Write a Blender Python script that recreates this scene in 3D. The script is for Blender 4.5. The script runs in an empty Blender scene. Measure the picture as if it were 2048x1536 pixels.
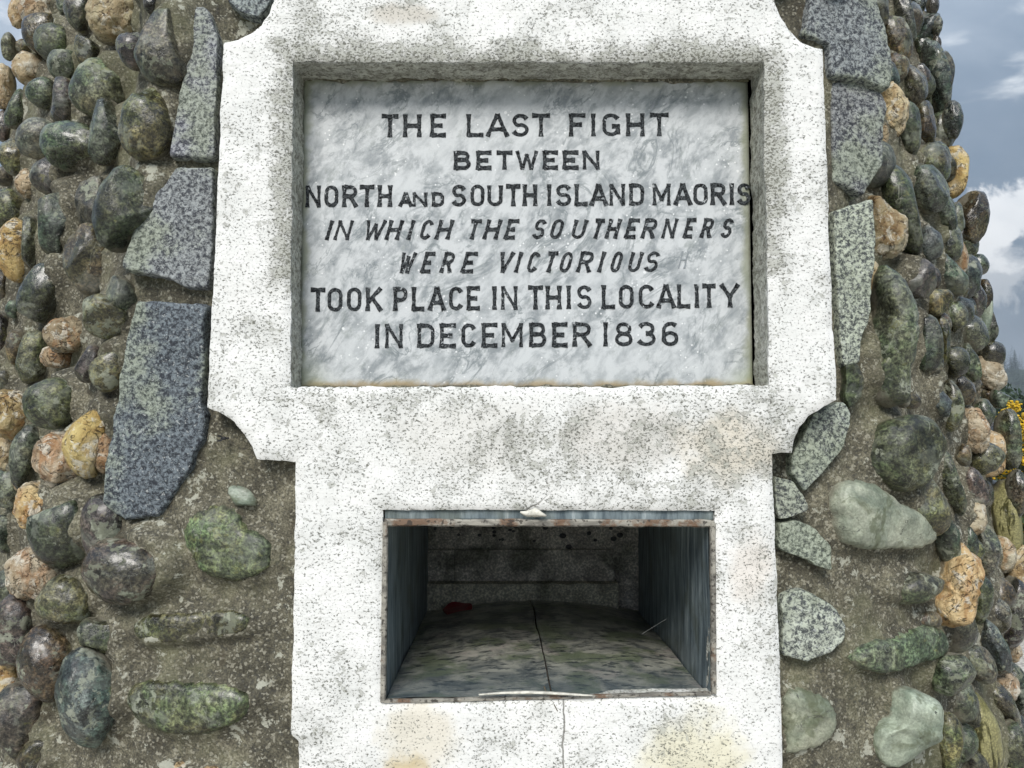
import bpy, bmesh, math, random
import numpy as np
from mathutils import Vector, Matrix, Euler, noise, geometry
rad = math.radians
SC = bpy.context.scene
COL = SC.collection
random.seed(7); np.random.seed(7)

# ---------------------------------------------------------------- camera, sky, sun, exposure
cam_d = bpy.data.cameras.new('camera'); cam = bpy.data.objects.new('camera', cam_d); COL.objects.link(cam)
cam_d.sensor_width = 36.0; cam_d.lens = 1540.0/2048*36
cam_d.clip_start = 0.05; cam_d.clip_end = 5000
cam.location = (0, 0, 1.5); cam.rotation_euler = (rad(92.23), 0, rad(-0.41))
SC.camera = cam
SUN_EL, SUN_AZ = 42.0, 194.0          # azimuth clockwise from +Y: behind the camera, a little left
EXPOSURE = 1.31
SC.view_settings.view_transform = 'Standard'; SC.view_settings.look = 'None'
SC.view_settings.gamma = 1.0; SC.view_settings.use_curve_mapping = False
SC.view_settings.exposure = EXPOSURE
sd = bpy.data.lights.new('sun', 'SUN'); sun = bpy.data.objects.new('sun', sd); COL.objects.link(sun)
sd.energy = 1.35; sd.angle = rad(24); sd.color = (1.0, 0.96, 0.9)
_az = rad(SUN_AZ); _el = rad(SUN_EL)
_to = Vector((math.sin(_az)*math.cos(_el), math.cos(_az)*math.cos(_el), math.sin(_el)))
sun.rotation_euler = (-_to).to_track_quat('-Z', 'Y').to_euler(); sun.location = _to*50

class NT:
    """small node-tree builder"""
    def __init__(s, tree): s.t = tree; s.n = tree.nodes; s.l = tree.links
    def set(s, sock, v):
        if isinstance(v, bpy.types.NodeSocket): s.l.new(v, sock)
        elif isinstance(v, (tuple, list)):
            v = tuple(v)
            if sock.type == 'RGBA' and len(v) == 3: v = v+(1,)
            sock.default_value = v
        else:
            if sock.type in ('RGBA',): sock.default_value = (v, v, v, 1)
            elif sock.type == 'VECTOR': sock.default_value = (v, v, v)
            else: sock.default_value = v
    def N(s, typ, props=None, **ins):
        nd = s.n.new(typ)
        for k, v in (props or {}).items(): setattr(nd, k, v)
        for k, v in ins.items(): s.set(nd.inputs[k.replace('_', ' ')], v)
        return nd
    def m(s, op, a, b=0.0, c=None, clamp=False):
        nd = s.n.new('ShaderNodeMath'); nd.operation = op; nd.use_clamp = clamp
        s.set(nd.inputs[0], a); s.set(nd.inputs[1], b)
        if c is not None: s.set(nd.inputs[2], c)
        return nd.outputs[0]
    def vm(s, op, a, b=(0, 0, 0)):
        nd = s.n.new('ShaderNodeVectorMath'); nd.operation = op
        s.set(nd.inputs[0], a)
        if op == 'SCALE': s.set(nd.inputs['Scale'], b)
        else: s.set(nd.inputs[1], b)
        return nd.outputs[0]
    def noise(s, vec, scale, detail=4, rough=0.55, dist=0.0):
        nd = s.N('ShaderNodeTexNoise', None, Vector=vec, Scale=scale, Detail=detail, Roughness=rough, Distortion=dist)
        return nd.outputs['Fac']
    def voro(s, vec, scale, feature='F1', out='Distance', rnd=1.0):
        nd = s.N('ShaderNodeTexVoronoi', {'feature': feature}, Vector=vec, Scale=scale, Randomness=rnd)
        return nd.outputs[out]
    def rng(s, v, a, b, c=0.0, d=1.0, smooth=True):
        nd = s.n.new('ShaderNodeMapRange'); nd.interpolation_type = 'SMOOTHSTEP' if smooth else 'LINEAR'
        s.set(nd.inputs[0], v); s.set(nd.inputs[1], a); s.set(nd.inputs[2], b); s.set(nd.inputs[3], c); s.set(nd.inputs[4], d)
        return nd.outputs[0]
    def mix(s, f, a, b, mode='MIX'):
        nd = s.n.new('ShaderNodeMix'); nd.data_type = 'RGBA'; nd.blend_type = mode; nd.clamp_result = False
        s.set(nd.inputs[0], f); s.set(nd.inputs[6], a); s.set(nd.inputs[7], b)
        return nd.outputs[2]
    def scale3(s, vec, xyz, off=(0, 0, 0)):
        nd = s.N('ShaderNodeMapping', None, Vector=vec, Scale=xyz, Location=off); return nd.outputs[0]
    def bump(s, h, strength=0.5, dist=0.002, normal=None):
        nd = s.N('ShaderNodeBump', None, Height=h, Strength=strength, Distance=dist)
        if normal is not None: s.l.new(normal, nd.inputs['Normal'])
        return nd.outputs[0]

def new_mat(name):
    m = bpy.data.materials.new(name); m.use_nodes = True
    T = NT(m.node_tree); b = T.n['Principled BSDF']
    return m, T, b

# --- world: overcast sky, Nishita with broken grey cloud
W = bpy.data.worlds.new('World'); SC.world = W; W.use_nodes = True
T = NT(W.node_tree); bg = T.n['Background']
sk = T.N('ShaderNodeTexSky', {'sky_type': 'NISHITA'}); sk.sun_disc = False
sk.sun_elevation = rad(SUN_EL); sk.sun_rotation = rad(SUN_AZ); sk.air_density = 1.2; sk.dust_density = 2.5
tc = T.N('ShaderNodeTexCoord').outputs['Generated']
sep = T.N('ShaderNodeSeparateXYZ', None, Vector=tc)
zz = T.m('MAXIMUM', sep.outputs[2], 0.0)
cv = T.scale3(tc, (1.0, 1.0, 2.2))
cn = T.noise(cv, 2.6, 7, 0.55, 0.4)
cn2 = T.noise(T.scale3(tc, (1, 1, 1.8), (3.1, 1.7, 0.4)), 5.5, 6, 0.55, 0.3)
grad = T.m('ADD', 1.0, T.m('MULTIPLY', zz, 2.6))
grey = T.mix(T.rng(cn, 0.36, 0.66), (0.58, 0.76, 1.00), (1.02, 1.20, 1.44))
grey = T.mix(T.rng(cn2, 0.56, 0.72), grey, (2.4, 2.5, 2.6))
def cloud(dr, r, w):
    global grey
    d = Vector(dr).normalized(); dd = T.vm('SUBTRACT', tc, d[:]); dd = T.vm('MULTIPLY', dd, (1, 1, 1.7))
    ln = T.n.new('ShaderNodeVectorMath'); ln.operation = 'LENGTH'; T.l.new(dd, ln.inputs[0])
    q = T.m('ADD', ln.outputs['Value'], T.m('MULTIPLY', T.m('SUBTRACT', T.noise(tc, 14, 7, .62, .5), .5), .35))
    grey = T.mix(T.m('MULTIPLY', T.rng(q, r, r*.35), w), grey, (2.9, 2.95, 3.0))
for dr, r, w in (((.655, 1, .255), .058, .85), ((.62, 1, .20), .06, .5), ((-.9, 1, .3), .12, .7), ((1.3, .7, .4), .15, .8), ((-.2, 1, .5), .12, .6), ((1.0, 1, .16), .10, .7)): cloud(dr, r, w)
grey = T.mix(1.0, grey, grad, 'MULTIPLY')
cover = T.rng(cn2, 0.25, 0.5, 0.72, 0.97)
skyc = T.mix(1.0, sk.outputs[0], (0.35, 0.35, 0.35), 'MULTIPLY')
T.l.new(T.mix(cover, skyc, grey), bg.inputs[0]); bg.inputs[1].default_value = 0.1

# ---------------------------------------------------------------- helpers
def tag(o, label=None, cat=None, group=None, kind=None):
    if label: o['label'] = label
    if cat: o['category'] = cat
    if group: o['group'] = group
    if kind: o['kind'] = kind
    return o
def empty(name, loc):
    o = bpy.data.objects.new(name, None); COL.objects.link(o); o.location = loc; o.empty_display_size = .1; return o
def link(name, me, mat=None, parent=None, loc=None, rot=None):
    o = bpy.data.objects.new(name, me); COL.objects.link(o)
    if mat is not None and not me.materials: me.materials.append(mat)
    if parent is not None: o.parent = parent
    if loc is not None: o.location = loc
    if rot is not None: o.rotation_euler = rot
    return o
def mesh(name, v, f, smooth=True):
    me = bpy.data.meshes.new(name)
    me.from_pydata([tuple(map(float, p)) for p in v], [], [tuple(int(i) for i in q) for q in f]); me.update()
    if smooth: me.polygons.foreach_set('use_smooth', [True]*len(me.polygons))
    return me
def mesh_np(name, V, Q, smooth=True):
    """quads/tris from numpy arrays"""
    me = bpy.data.meshes.new(name); V = np.asarray(V, np.float32); Q = np.asarray(Q, np.int32); k = Q.shape[1]
    me.vertices.add(len(V)); me.vertices.foreach_set('co', V.ravel())
    me.loops.add(Q.size); me.loops.foreach_set('vertex_index', Q.ravel())
    me.polygons.add(len(Q)); me.polygons.foreach_set('loop_start', np.arange(0, Q.size, k, dtype=np.int32))
    me.polygons.foreach_set('loop_total', np.full(len(Q), k, np.int32))
    if smooth: me.polygons.foreach_set('use_smooth', np.ones(len(Q), bool))
    me.update(calc_edges=True); me.validate(); return me
def box_mesh(name, x0, x1, y0, y1, z0, z1, bev=0.0):
    bm = bmesh.new()
    bmesh.ops.create_cube(bm, size=1, matrix=Matrix.Translation(((x0+x1)/2, (y0+y1)/2, (z0+z1)/2)) @ Matrix.Diagonal((x1-x0, y1-y0, z1-z0, 1)))
    if bev: bmesh.ops.bevel(bm, geom=bm.edges[:], offset=bev, segments=2, affect='EDGES')
    me = bpy.data.meshes.new(name); bm.to_mesh(me); bm.free(); return me
# vectorised value noise (numpy), range about -1..1
_perm = np.random.RandomState(3).permutation(4096)
def _h(ix, iy, iz): return (_perm[(_perm[(_perm[ix & 4095]+iy) & 4095]+iz) & 4095]/2047.5-1.0)
def vnoise(P, s):
    q = np.asarray(P)*s; i = np.floor(q).astype(np.int64); f = q-i; f = f*f*f*(f*(f*6-15)+10)
    r = 0
    for dx in (0, 1):
        for dy in (0, 1):
            for dz in (0, 1):
                w = (f[:, 0] if dx else 1-f[:, 0])*(f[:, 1] if dy else 1-f[:, 1])*(f[:, 2] if dz else 1-f[:, 2])
                r = r+w*_h(i[:, 0]+dx, i[:, 1]+dy, i[:, 2]+dz)
    return r
def fbm(P, s, o=3, g=0.5):
    r = 0; a = 1
    for k in range(o): r = r+a*vnoise(np.asarray(P)+k*7.3, s*2**k); a *= g
    return r

STONES=[["cr","e",[-1.0288,1.5958,2.3441],[1.61,-0.0,-0.007],[0.017,0.0333,0.0181],None],
["cr","e",[-0.9015,1.466,2.2786],[1.61,0.174,-0.0],[0.0343,0.0413,0.0326],None],
["gr","e",[-0.8296,1.4196,2.2681],[1.61,-0.0,-0.007],[0.0127,0.0207,0.012],None],
["gy","e",[-0.7467,1.3332,2.2057],[1.61,-0.0,-0.007],[0.0269,0.0356,0.0256],None],
["cr","e",[-0.6419,1.2449,2.1481],[1.61,-0.0,-0.007],[0.0437,0.039,0.037],None],
["dk","e",[-0.5035,1.0718,2.0793],[1.61,-0.0,-0.007],[0.0096,0.0125,0.0091],None],
["br","e",[-0.8678,1.4218,2.2103],[1.61,-0.0,-0.007],[0.0338,0.0362,0.0321],None],
["gr","e",[-0.8175,1.3746,2.172],[1.61,-0.174,-0.014],[0.0327,0.0309,0.0294],None],
["ol","e",[-0.711,1.2944,2.1164],[1.611,-0.262,-0.018],[0.022,0.031,0.0209],None],
["dg","e",[-0.7676,1.3242,2.1084],[1.61,-0.0,-0.007],[0.0303,0.0325,0.0288],None],
["cr","e",[-0.9002,1.4369,2.1501],[1.61,-0.0,-0.007],[0.0311,0.0323,0.0295],None],
["gg","e",[-1.0402,1.5888,2.267],[1.61,-0.0,-0.007],[0.0162,0.0298,0.0165],None],
["br","e",[-1.0274,1.6086,2.2719],[1.61,-0.0,-0.007],[0.0188,0.0201,0.0178],None],
["cr","e",[-1.0435,1.5824,2.1771],[1.61,-0.0,-0.007],[0.0194,0.0477,0.0242],None],
["pu","e",[-0.5249,1.0695,2.0117],[1.61,-0.087,-0.011],[0.0245,0.0301,0.0233],None],
["gg","e",[-0.6494,1.2228,2.0237],[1.61,0.174,-0.0],[0.0427,0.0521,0.0406],None],
["gy","e",[-0.4704,1.0466,2.0029],[1.61,0.052,-0.005],[0.0367,0.0515,0.0348],None],
["ol","e",[-0.4931,1.0476,1.8977],[1.61,0.14,-0.002],[0.0337,0.0496,0.032],None],
["pu","e",[-0.7525,1.2986,2.0306],[1.61,-0.0,-0.007],[0.028,0.0432,0.0266],None],
["gg","e",[-0.8288,1.3642,2.0733],[1.61,-0.0,-0.007],[0.0266,0.0272,0.0252],None],
["gr","e",[-0.9539,1.4871,2.0928],[1.611,0.262,0.003],[0.0207,0.0386,0.0214],None],
["pu","e",[-1.0419,1.5854,2.098],[1.61,-0.0,-0.007],[0.0188,0.0342,0.0191],None],
["gy","e",[-0.8004,1.3143,1.9741],[1.61,-0.174,-0.014],[0.0402,0.0354,0.0336],None],
["ol","e",[-0.8928,1.3903,1.965],[1.61,-0.174,-0.014],[0.0287,0.0351,0.0273],None],
["gr","e",[-0.6963,1.2371,1.932],[1.61,0.087,-0.004],[0.0517,0.039,0.037],None],
["te","e",[-0.6192,1.1881,1.9381],[1.61,0.174,-0.0],[0.0321,0.0537,0.0309],None],
["pu","e",[-0.7595,1.2737,1.8903],[1.61,-0.0,-0.007],[0.0301,0.0374,0.0286],None],
["cr","e",[-0.8411,1.3422,1.9034],[1.61,-0.0,-0.007],[0.0192,0.0255,0.0183],None],
["gy","e",[-0.9444,1.4406,1.9496],[1.61,-0.0,-0.007],[0.0219,0.0215,0.0204],None],
["dk","e",[-0.6408,1.1926,1.8236],[1.61,-0.0,-0.007],[0.0266,0.0468,0.0264],None],
["dg","e",[-0.5175,1.0448,1.7776],[1.61,0.14,-0.002],[0.0392,0.0579,0.0372],None],
["te","e",[-0.7198,1.2316,1.8079],[1.61,-0.052,-0.009],[0.0368,0.0572,0.0349],None],
["br","e",[-0.6374,1.1708,1.7342],[1.61,-0.14,-0.013],[0.0351,0.0545,0.0334],None],
["ol","e",[-0.8807,1.3598,1.8587],[1.61,-0.0,-0.007],[0.0269,0.0399,0.0255],None],
["dg","e",[-0.7998,1.292,1.7886],[1.61,-0.087,-0.011],[0.019,0.048,0.0241],None],
["ye","e",[-0.8397,1.3138,1.779],[1.61,0.052,-0.005],[0.0276,0.0555,0.0299],None],
["dg","e",[-0.7417,1.2335,1.6922],[1.613,0.384,0.009],[0.0323,0.052,0.0307],None],
["gg","e",[-0.532,1.0586,1.6627],[1.611,-0.262,-0.018],[0.0213,0.027,0.0202],None],
["ol","e",[-0.5506,1.0588,1.6347],[1.61,0.174,-0.0],[0.0324,0.0305,0.0289],None],
["qo","e",[-0.6714,1.1822,1.621],[1.61,-0.174,-0.014],[0.0334,0.0267,0.0254],None],
["qo","e",[-0.7043,1.2093,1.5892],[1.61,-0.0,-0.007],[0.0253,0.0184,0.0174],None],
["ol","e",[-0.7665,1.2454,1.5919],[1.611,0.209,0.001],[0.0239,0.0429,0.0241],None],
["br","e",[-0.8184,1.2876,1.6121],[1.61,-0.0,-0.007],[0.0161,0.0312,0.017],None],
["pu","e",[-0.8664,1.3262,1.6306],[1.61,-0.0,-0.007],[0.0155,0.0463,0.0222],None],
["te","e",[-0.8383,1.3106,1.6779],[1.61,-0.0,-0.007],[0.0132,0.0162,0.0125],None],
["br","e",[-0.8894,1.3565,1.7295],[1.61,-0.0,-0.007],[0.0148,0.0251,0.0144],None],
["pu","e",[-0.5827,1.0825,1.5696],[1.614,0.436,0.011],[0.019,0.0284,0.018],None],
["ol","e",[-0.5433,1.0578,1.561],[1.612,0.349,0.007],[0.0247,0.0325,0.0235],None],
["gr","e",[-0.6594,1.1294,1.5154],[1.61,-0.0,-0.007],[0.0391,0.037,0.0351],None],
["or","e",[-0.8004,1.2542,1.4993],[1.61,-0.0,-0.007],[0.0339,0.0405,0.0322],None],
["ol","e",[-0.849,1.3054,1.5475],[1.61,-0.0,-0.007],[0.0158,0.0267,0.0153],None],
["gg","e",[-0.7602,1.2294,1.4332],[1.611,0.209,0.001],[0.022,0.0502,0.026],None],
["cr","e",[-0.8307,1.2816,1.4352],[1.61,-0.0,-0.007],[0.0176,0.0293,0.0169],None],
["qo","e",[-0.6276,1.0902,1.4387],[1.61,-0.0,-0.007],[0.0335,0.0391,0.0319],None],
["ye","e",[-0.5745,1.0653,1.4601],[1.611,0.209,0.001],[0.031,0.0468,0.0295],None],
["qo","e",[-0.5491,1.0631,1.4482],[1.61,-0.0,-0.007],[0.0137,0.03,0.0157],None],
["or","e",[-0.6939,1.1412,1.3655],[1.611,0.244,0.003],[0.0251,0.036,0.0238],None],
["dg","e",[-0.6096,1.0734,1.3409],[1.61,-0.14,-0.013],[0.0418,0.0502,0.0397],None],
["pu","e",[-0.5421,1.0499,1.3463],[1.61,0.105,-0.003],[0.0278,0.047,0.0269],None],
["pu","e",[-0.4997,1.0277,1.2929],[1.61,0.07,-0.004],[0.0599,0.0428,0.0406],None],
["gg","e",[-0.8015,1.2517,1.3755],[1.61,-0.0,-0.007],[0.0239,0.0382,0.0227],None],
["te","e",[-0.8058,1.2519,1.3075],[1.61,-0.0,-0.007],[0.0171,0.0315,0.0175],None],
["qo","e",[-0.6617,1.0988,1.2777],[1.61,-0.174,-0.014],[0.0377,0.0383,0.0358],None],
["pl","e",[-0.3487,1.0247,1.3902],[1.615,0.488,0.014],[0.0209,0.0138,0.0131],None],
["ol","e",[-0.598,1.0691,1.2472],[1.612,0.349,0.007],[0.0364,0.0325,0.0309],None],
["pu","e",[-0.6934,1.1131,1.1977],[1.61,0.087,-0.004],[0.0378,0.0522,0.0359],None],
["gg","e",[-0.76,1.1929,1.2314],[1.61,-0.0,-0.007],[0.0246,0.0314,0.0234],None],
["gr","e",[-0.5418,1.0461,1.2051],[1.612,0.349,0.007],[0.0319,0.0237,0.0225],None],
["br","e",[-0.6287,1.077,1.1607],[1.61,-0.14,-0.013],[0.0381,0.0533,0.0362],None],
["sl","e",[-0.5484,1.0354,1.1273],[1.611,-0.244,-0.017],[0.0415,0.0679,0.0394],None],
["pu","e",[-0.6844,1.1007,1.0683],[1.61,0.14,-0.002],[0.0366,0.0545,0.0347],None],
["or","e",[-0.7277,1.1443,1.1006],[1.61,-0.0,-0.007],[0.0258,0.0381,0.0246],None],
["br","e",[-0.6408,1.0806,1.0305],[1.61,-0.0,-0.007],[0.0292,0.0287,0.0272],None],
["dk","e",[0.7008,1.42,2.2658],[1.612,-0.349,-0.021],[0.02,0.0341,0.0195],None],
["br","e",[0.7457,1.443,2.2156],[1.612,-0.314,-0.02],[0.0268,0.0471,0.0266],None],
["dk","e",[0.8051,1.5248,2.3004],[1.611,-0.209,-0.015],[0.0233,0.0556,0.0284],None],
["sl","e",[0.9203,1.6794,2.4076],[1.61,-0.0,-0.007],[0.0204,0.0297,0.0194],None],
["sl","e",[0.9288,1.6614,2.3543],[1.61,-0.0,-0.007],[0.0276,0.0447,0.0262],None],
["dk","e",[0.935,1.6497,2.3977],[1.61,-0.0,-0.007],[0.0136,0.0241,0.0136],None],
["dk","e",[0.9397,1.6416,2.3471],[1.61,-0.0,-0.007],[0.0116,0.0252,0.0132],None],
["br","e",[0.9377,1.6432,2.3063],[1.61,-0.0,-0.007],[0.0096,0.0195,0.0105],None],
["br","e",[0.7278,1.4129,2.1483],[1.61,-0.0,-0.007],[0.0248,0.0303,0.0236],None],
["gy","e",[0.7981,1.4791,2.1455],[1.612,-0.314,-0.02],[0.0236,0.0467,0.0253],None],
["gr","e",[0.9298,1.6735,2.2999],[1.612,-0.349,-0.021],[0.0278,0.0449,0.0264],None],
["sl","e",[0.941,1.656,2.2348],[1.611,-0.209,-0.015],[0.0258,0.0856,0.0401],None],
["gg","e",[0.9332,1.6673,2.2023],[1.61,-0.0,-0.007],[0.0149,0.0421,0.0205],None],
["dk","e",[0.9501,1.6357,2.2392],[1.61,-0.14,-0.013],[0.0198,0.0445,0.0231],None],
["cr","e",[0.6541,1.3249,1.9781],[1.61,0.174,-0.0],[0.0113,0.0349,0.0166],None],
["dg","e",[0.7383,1.3964,2.0316],[1.61,-0.14,-0.013],[0.0217,0.06,0.0294],None],
["br","e",[0.8074,1.4679,2.0589],[1.61,-0.0,-0.007],[0.0217,0.0471,0.0248],None],
["gg","e",[0.9515,1.6505,2.1152],[1.61,-0.0,-0.007],[0.0337,0.0435,0.032],None],
["sl","e",[0.956,1.62,2.1286],[1.61,-0.0,-0.007],[0.0208,0.0449,0.0237],None],
["gg","e",[0.8439,1.4866,2.0008],[1.611,-0.262,-0.018],[0.0254,0.0346,0.0241],None],
["ye","e",[0.9661,1.6341,2.0214],[1.61,-0.0,-0.007],[0.0238,0.0567,0.029],None],
["sl","e",[0.9603,1.6443,2.0173],[1.61,-0.0,-0.007],[0.0198,0.032,0.0188],None],
["te","e",[0.7714,1.389,1.9134],[1.613,-0.384,-0.023],[0.0337,0.0489,0.032],None],
["dg","e",[0.6729,1.3001,1.8486],[1.612,-0.349,-0.021],[0.0315,0.0865,0.0425],None],
["br","e",[0.9873,1.618,1.9169],[1.61,-0.0,-0.007],[0.0339,0.0548,0.0322],None],
["te","e",[0.8187,1.4349,1.8811],[1.611,-0.209,-0.015],[0.0239,0.0437,0.0243],None],
["gg","e",[0.9116,1.5432,1.8948],[1.61,-0.0,-0.007],[0.0215,0.034,0.0204],None],
["br","e",[0.7648,1.3937,1.8887],[1.61,-0.0,-0.007],[0.014,0.0212,0.0133],None],
["sl","e",[0.7636,1.3722,1.8096],[1.611,-0.262,-0.018],[0.0218,0.0339,0.0207],None],
["qo","e",[0.8668,1.4722,1.8075],[1.611,-0.209,-0.015],[0.0216,0.0405,0.0224],None],
["gr","e",[0.9876,1.6302,1.8607],[1.61,-0.0,-0.007],[0.0214,0.0347,0.0204],None],
["te","e",[1.0044,1.6217,1.8172],[1.61,-0.0,-0.007],[0.0213,0.0246,0.0203],None],
["te","e",[0.8204,1.4118,1.7586],[1.615,-0.488,-0.028],[0.0273,0.0442,0.0259],None],
["pu","e",[0.6983,1.3005,1.7294],[1.61,-0.174,-0.014],[0.0326,0.034,0.031],None],
["pu","e",[0.7722,1.3772,1.7437],[1.61,-0.0,-0.007],[0.012,0.0209,0.0118],None],
["te","e",[0.7172,1.3091,1.6211],[1.61,-0.0,-0.007],[0.0247,0.0485,0.0263],None],
["ol","e",[0.7769,1.3662,1.63],[1.61,-0.14,-0.013],[0.0147,0.0516,0.0239],None],
["ol","e",[0.7651,1.3554,1.698],[1.61,-0.0,-0.007],[0.0251,0.0262,0.0238],None],
["gg","e",[0.8314,1.4166,1.6783],[1.61,-0.174,-0.014],[0.0218,0.0311,0.0207],None],
["sl","e",[0.9382,1.5492,1.7114],[1.61,-0.174,-0.014],[0.0134,0.0264,0.0143],None],
["br","e",[1.0111,1.6144,1.7488],[1.61,-0.0,-0.007],[0.014,0.0385,0.0189],None],
["pl","e",[1.013,1.626,1.7062],[1.61,0.14,-0.002],[0.0138,0.0683,0.0296],None],
["dk","e",[1.0238,1.6166,1.6879],[1.61,-0.0,-0.007],[0.0143,0.0373,0.0186],None],
["dk","e",[1.0232,1.6091,1.6249],[1.61,-0.0,-0.007],[0.0235,0.0292,0.0224],None],
["dg","e",[0.8091,1.3817,1.5939],[1.611,-0.262,-0.018],[0.0279,0.0303,0.0265],None],
["gr","e",[0.8971,1.483,1.5995],[1.611,-0.209,-0.015],[0.016,0.037,0.0191],None],
["gy","e",[0.7295,1.3189,1.5885],[1.61,-0.0,-0.007],[0.0203,0.0259,0.0193],None],
["qo","e",[1.0224,1.6206,1.5861],[1.613,-0.384,-0.023],[0.0287,0.0404,0.0272],None],
["ol","e",[0.7817,1.354,1.5151],[1.61,-0.105,-0.011],[0.0234,0.0474,0.0255],None],
["sl","e",[0.7443,1.3252,1.5206],[1.612,-0.349,-0.021],[0.0203,0.0355,0.0201],None],
["te","e",[0.6482,1.1507,1.3294],[1.612,-0.349,-0.021],[0.0189,0.0582,0.0277],None],
["dg","e",[0.7699,1.3348,1.3804],[1.612,-0.314,-0.02],[0.0199,0.0576,0.0279],None],
["pu","e",[0.8495,1.4033,1.3585],[1.61,-0.14,-0.013],[0.0225,0.0453,0.0244],None],
["qo","e",[0.8814,1.4453,1.4696],[1.611,-0.209,-0.015],[0.0244,0.0457,0.0252],None],
["gg","e",[0.9499,1.5321,1.5011],[1.61,-0.174,-0.014],[0.0206,0.0323,0.0195],None],
["te","e",[1.0323,1.6026,1.5319],[1.61,-0.0,-0.007],[0.0178,0.0218,0.017],None],
["br","e",[1.0253,1.6224,1.5408],[1.61,-0.0,-0.007],[0.0171,0.0184,0.0163],None],
["gg","e",[1.0426,1.5958,1.4483],[1.61,-0.07,-0.01],[0.0202,0.0637,0.0302],None],
["ol","e",[0.9145,1.4681,1.4142],[1.612,0.349,0.007],[0.0309,0.0309,0.0294],None],
["ms","e",[1.0444,1.6228,1.2677],[1.61,-0.0,-0.007],[0.0334,0.0942,0.046],None],
["gy","e",[1.0527,1.5901,1.3355],[1.61,-0.0,-0.007],[0.0188,0.0513,0.0253],None],
["te","e",[0.8212,1.3719,1.273],[1.61,-0.0,-0.007],[0.0157,0.0287,0.016],None],
["gy","e",[0.8857,1.4284,1.2464],[1.61,-0.0,-0.007],[0.0207,0.0508,0.0257],None],
["cr","e",[1.0596,1.596,1.1836],[1.61,-0.0,-0.007],[0.0274,0.0477,0.027],None],
["gg","e",[0.5721,1.0911,1.2549],[1.61,-0.14,-0.013],[0.0446,0.0228,0.0243],None],
["gr","e",[0.8348,1.3686,1.176],[1.61,-0.0,-0.007],[0.0198,0.0429,0.0226],None],
["pu","e",[1.0049,1.5452,1.1077],[1.61,0.105,-0.003],[0.0258,0.0706,0.0347],None],
["sl","e",[0.8601,1.3763,1.0884],[1.613,-0.384,-0.023],[0.024,0.0512,0.0271],None],
["gy","e",[0.7976,1.3155,1.0809],[1.623,-0.732,-0.042],[0.0274,0.0404,0.026],None],
["gg","e",[0.6421,1.1205,1.1241],[1.61,-0.0,-0.007],[0.0318,0.0302,0.0287],None],
["ol","e",[0.6366,1.1215,1.0252],[1.61,-0.0,-0.007],[0.0207,0.0467,0.0243],None],
["ms","e",[0.7652,1.2667,0.9785],[1.61,-0.105,-0.011],[0.0311,0.0704,0.0365],None],
["gy","e",[0.8789,1.3815,0.9895],[1.618,-0.61,-0.034],[0.0209,0.0487,0.0251],None],
["te","e",[0.9434,1.4408,0.9919],[1.613,-0.384,-0.023],[0.0286,0.0535,0.0296],None],
["dg","e",[0.8786,1.3584,0.92],[1.61,-0.0,-0.007],[0.0338,0.0478,0.0321],None],
["br","e",[0.6485,1.2395,1.5225],[1.61,0.174,-0.0],[0.0214,0.014,0.0133],None],
["br","e",[0.8323,1.3985,1.4256],[1.61,-0.0,-0.007],[0.0161,0.021,0.0153],None],
["br","e",[0.8725,1.4714,1.7358],[1.61,-0.0,-0.007],[0.017,0.0167,0.0159],None],
["br","e",[0.6055,1.1142,1.204],[1.61,-0.0,-0.007],[0.019,0.0125,0.0118],None],
["cr","r",[0.6945,1.3639,2.0444],[1.61,-0.0,-0.007],[0.0,0.0,0.0316],[0.0272,0.028,0.0296,0.0298,0.0309,0.0328,0.036,0.0392,0.0419,0.0461,0.0525,0.0574,0.0542,0.032,0.0258,0.024,0.0229,0.0225,0.0226,0.0233,0.0247,0.027,0.0285,0.0301,0.0328,0.037,0.0394,0.0426,0.0476,0.0542,0.0493,0.0462,0.042,0.0378,0.0351,0.0336,0.031,0.0288,0.0276,0.027]],
["gv","m",[-0.365,1.0291,1.3292],[1.528,-0.0,-0.101],[0.0,0.0,0.026],[0.0623,0.0609,0.0455,0.0401,0.0374,0.0358,0.0375,0.0409,0.0446,0.0465,0.0499,0.0528,0.0538,0.0562,0.0605,0.064,0.0663,0.0647,0.0609,0.0561,0.0532,0.0516,0.0488,0.0474,0.0472,0.0482,0.0467,0.0462,0.047,0.0463,0.0463,0.0474,0.0499,0.054,0.0558,0.0578,0.0615,0.0644,0.0636,0.0643]],
["ol","m",[-0.4096,1.029,1.2233],[1.521,-0.0,-0.113],[0.0,0.0,0.0214],[0.0859,0.0851,0.0699,0.0486,0.0376,0.0298,0.0252,0.0224,0.0205,0.0194,0.0188,0.0188,0.0192,0.0201,0.0216,0.0241,0.028,0.0343,0.0457,0.0699,0.0859,0.0854,0.0733,0.0528,0.0395,0.0305,0.0253,0.0221,0.0201,0.0188,0.0181,0.0179,0.0181,0.0188,0.02,0.0221,0.0257,0.0314,0.0419,0.0652]],
["gv","m",[-0.4098,1.0236,1.1235],[1.513,-0.0,-0.122],[0.0,0.0,0.0275],[0.0898,0.0918,0.0734,0.0616,0.049,0.0415,0.0368,0.0338,0.0319,0.031,0.0309,0.0316,0.0331,0.0357,0.0397,0.0462,0.0548,0.0686,0.0827,0.0864,0.0845,0.0773,0.07,0.0596,0.0529,0.0468,0.0427,0.0401,0.0388,0.0384,0.0387,0.0382,0.0386,0.04,0.0427,0.046,0.0502,0.0568,0.0669,0.0789]],
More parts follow.
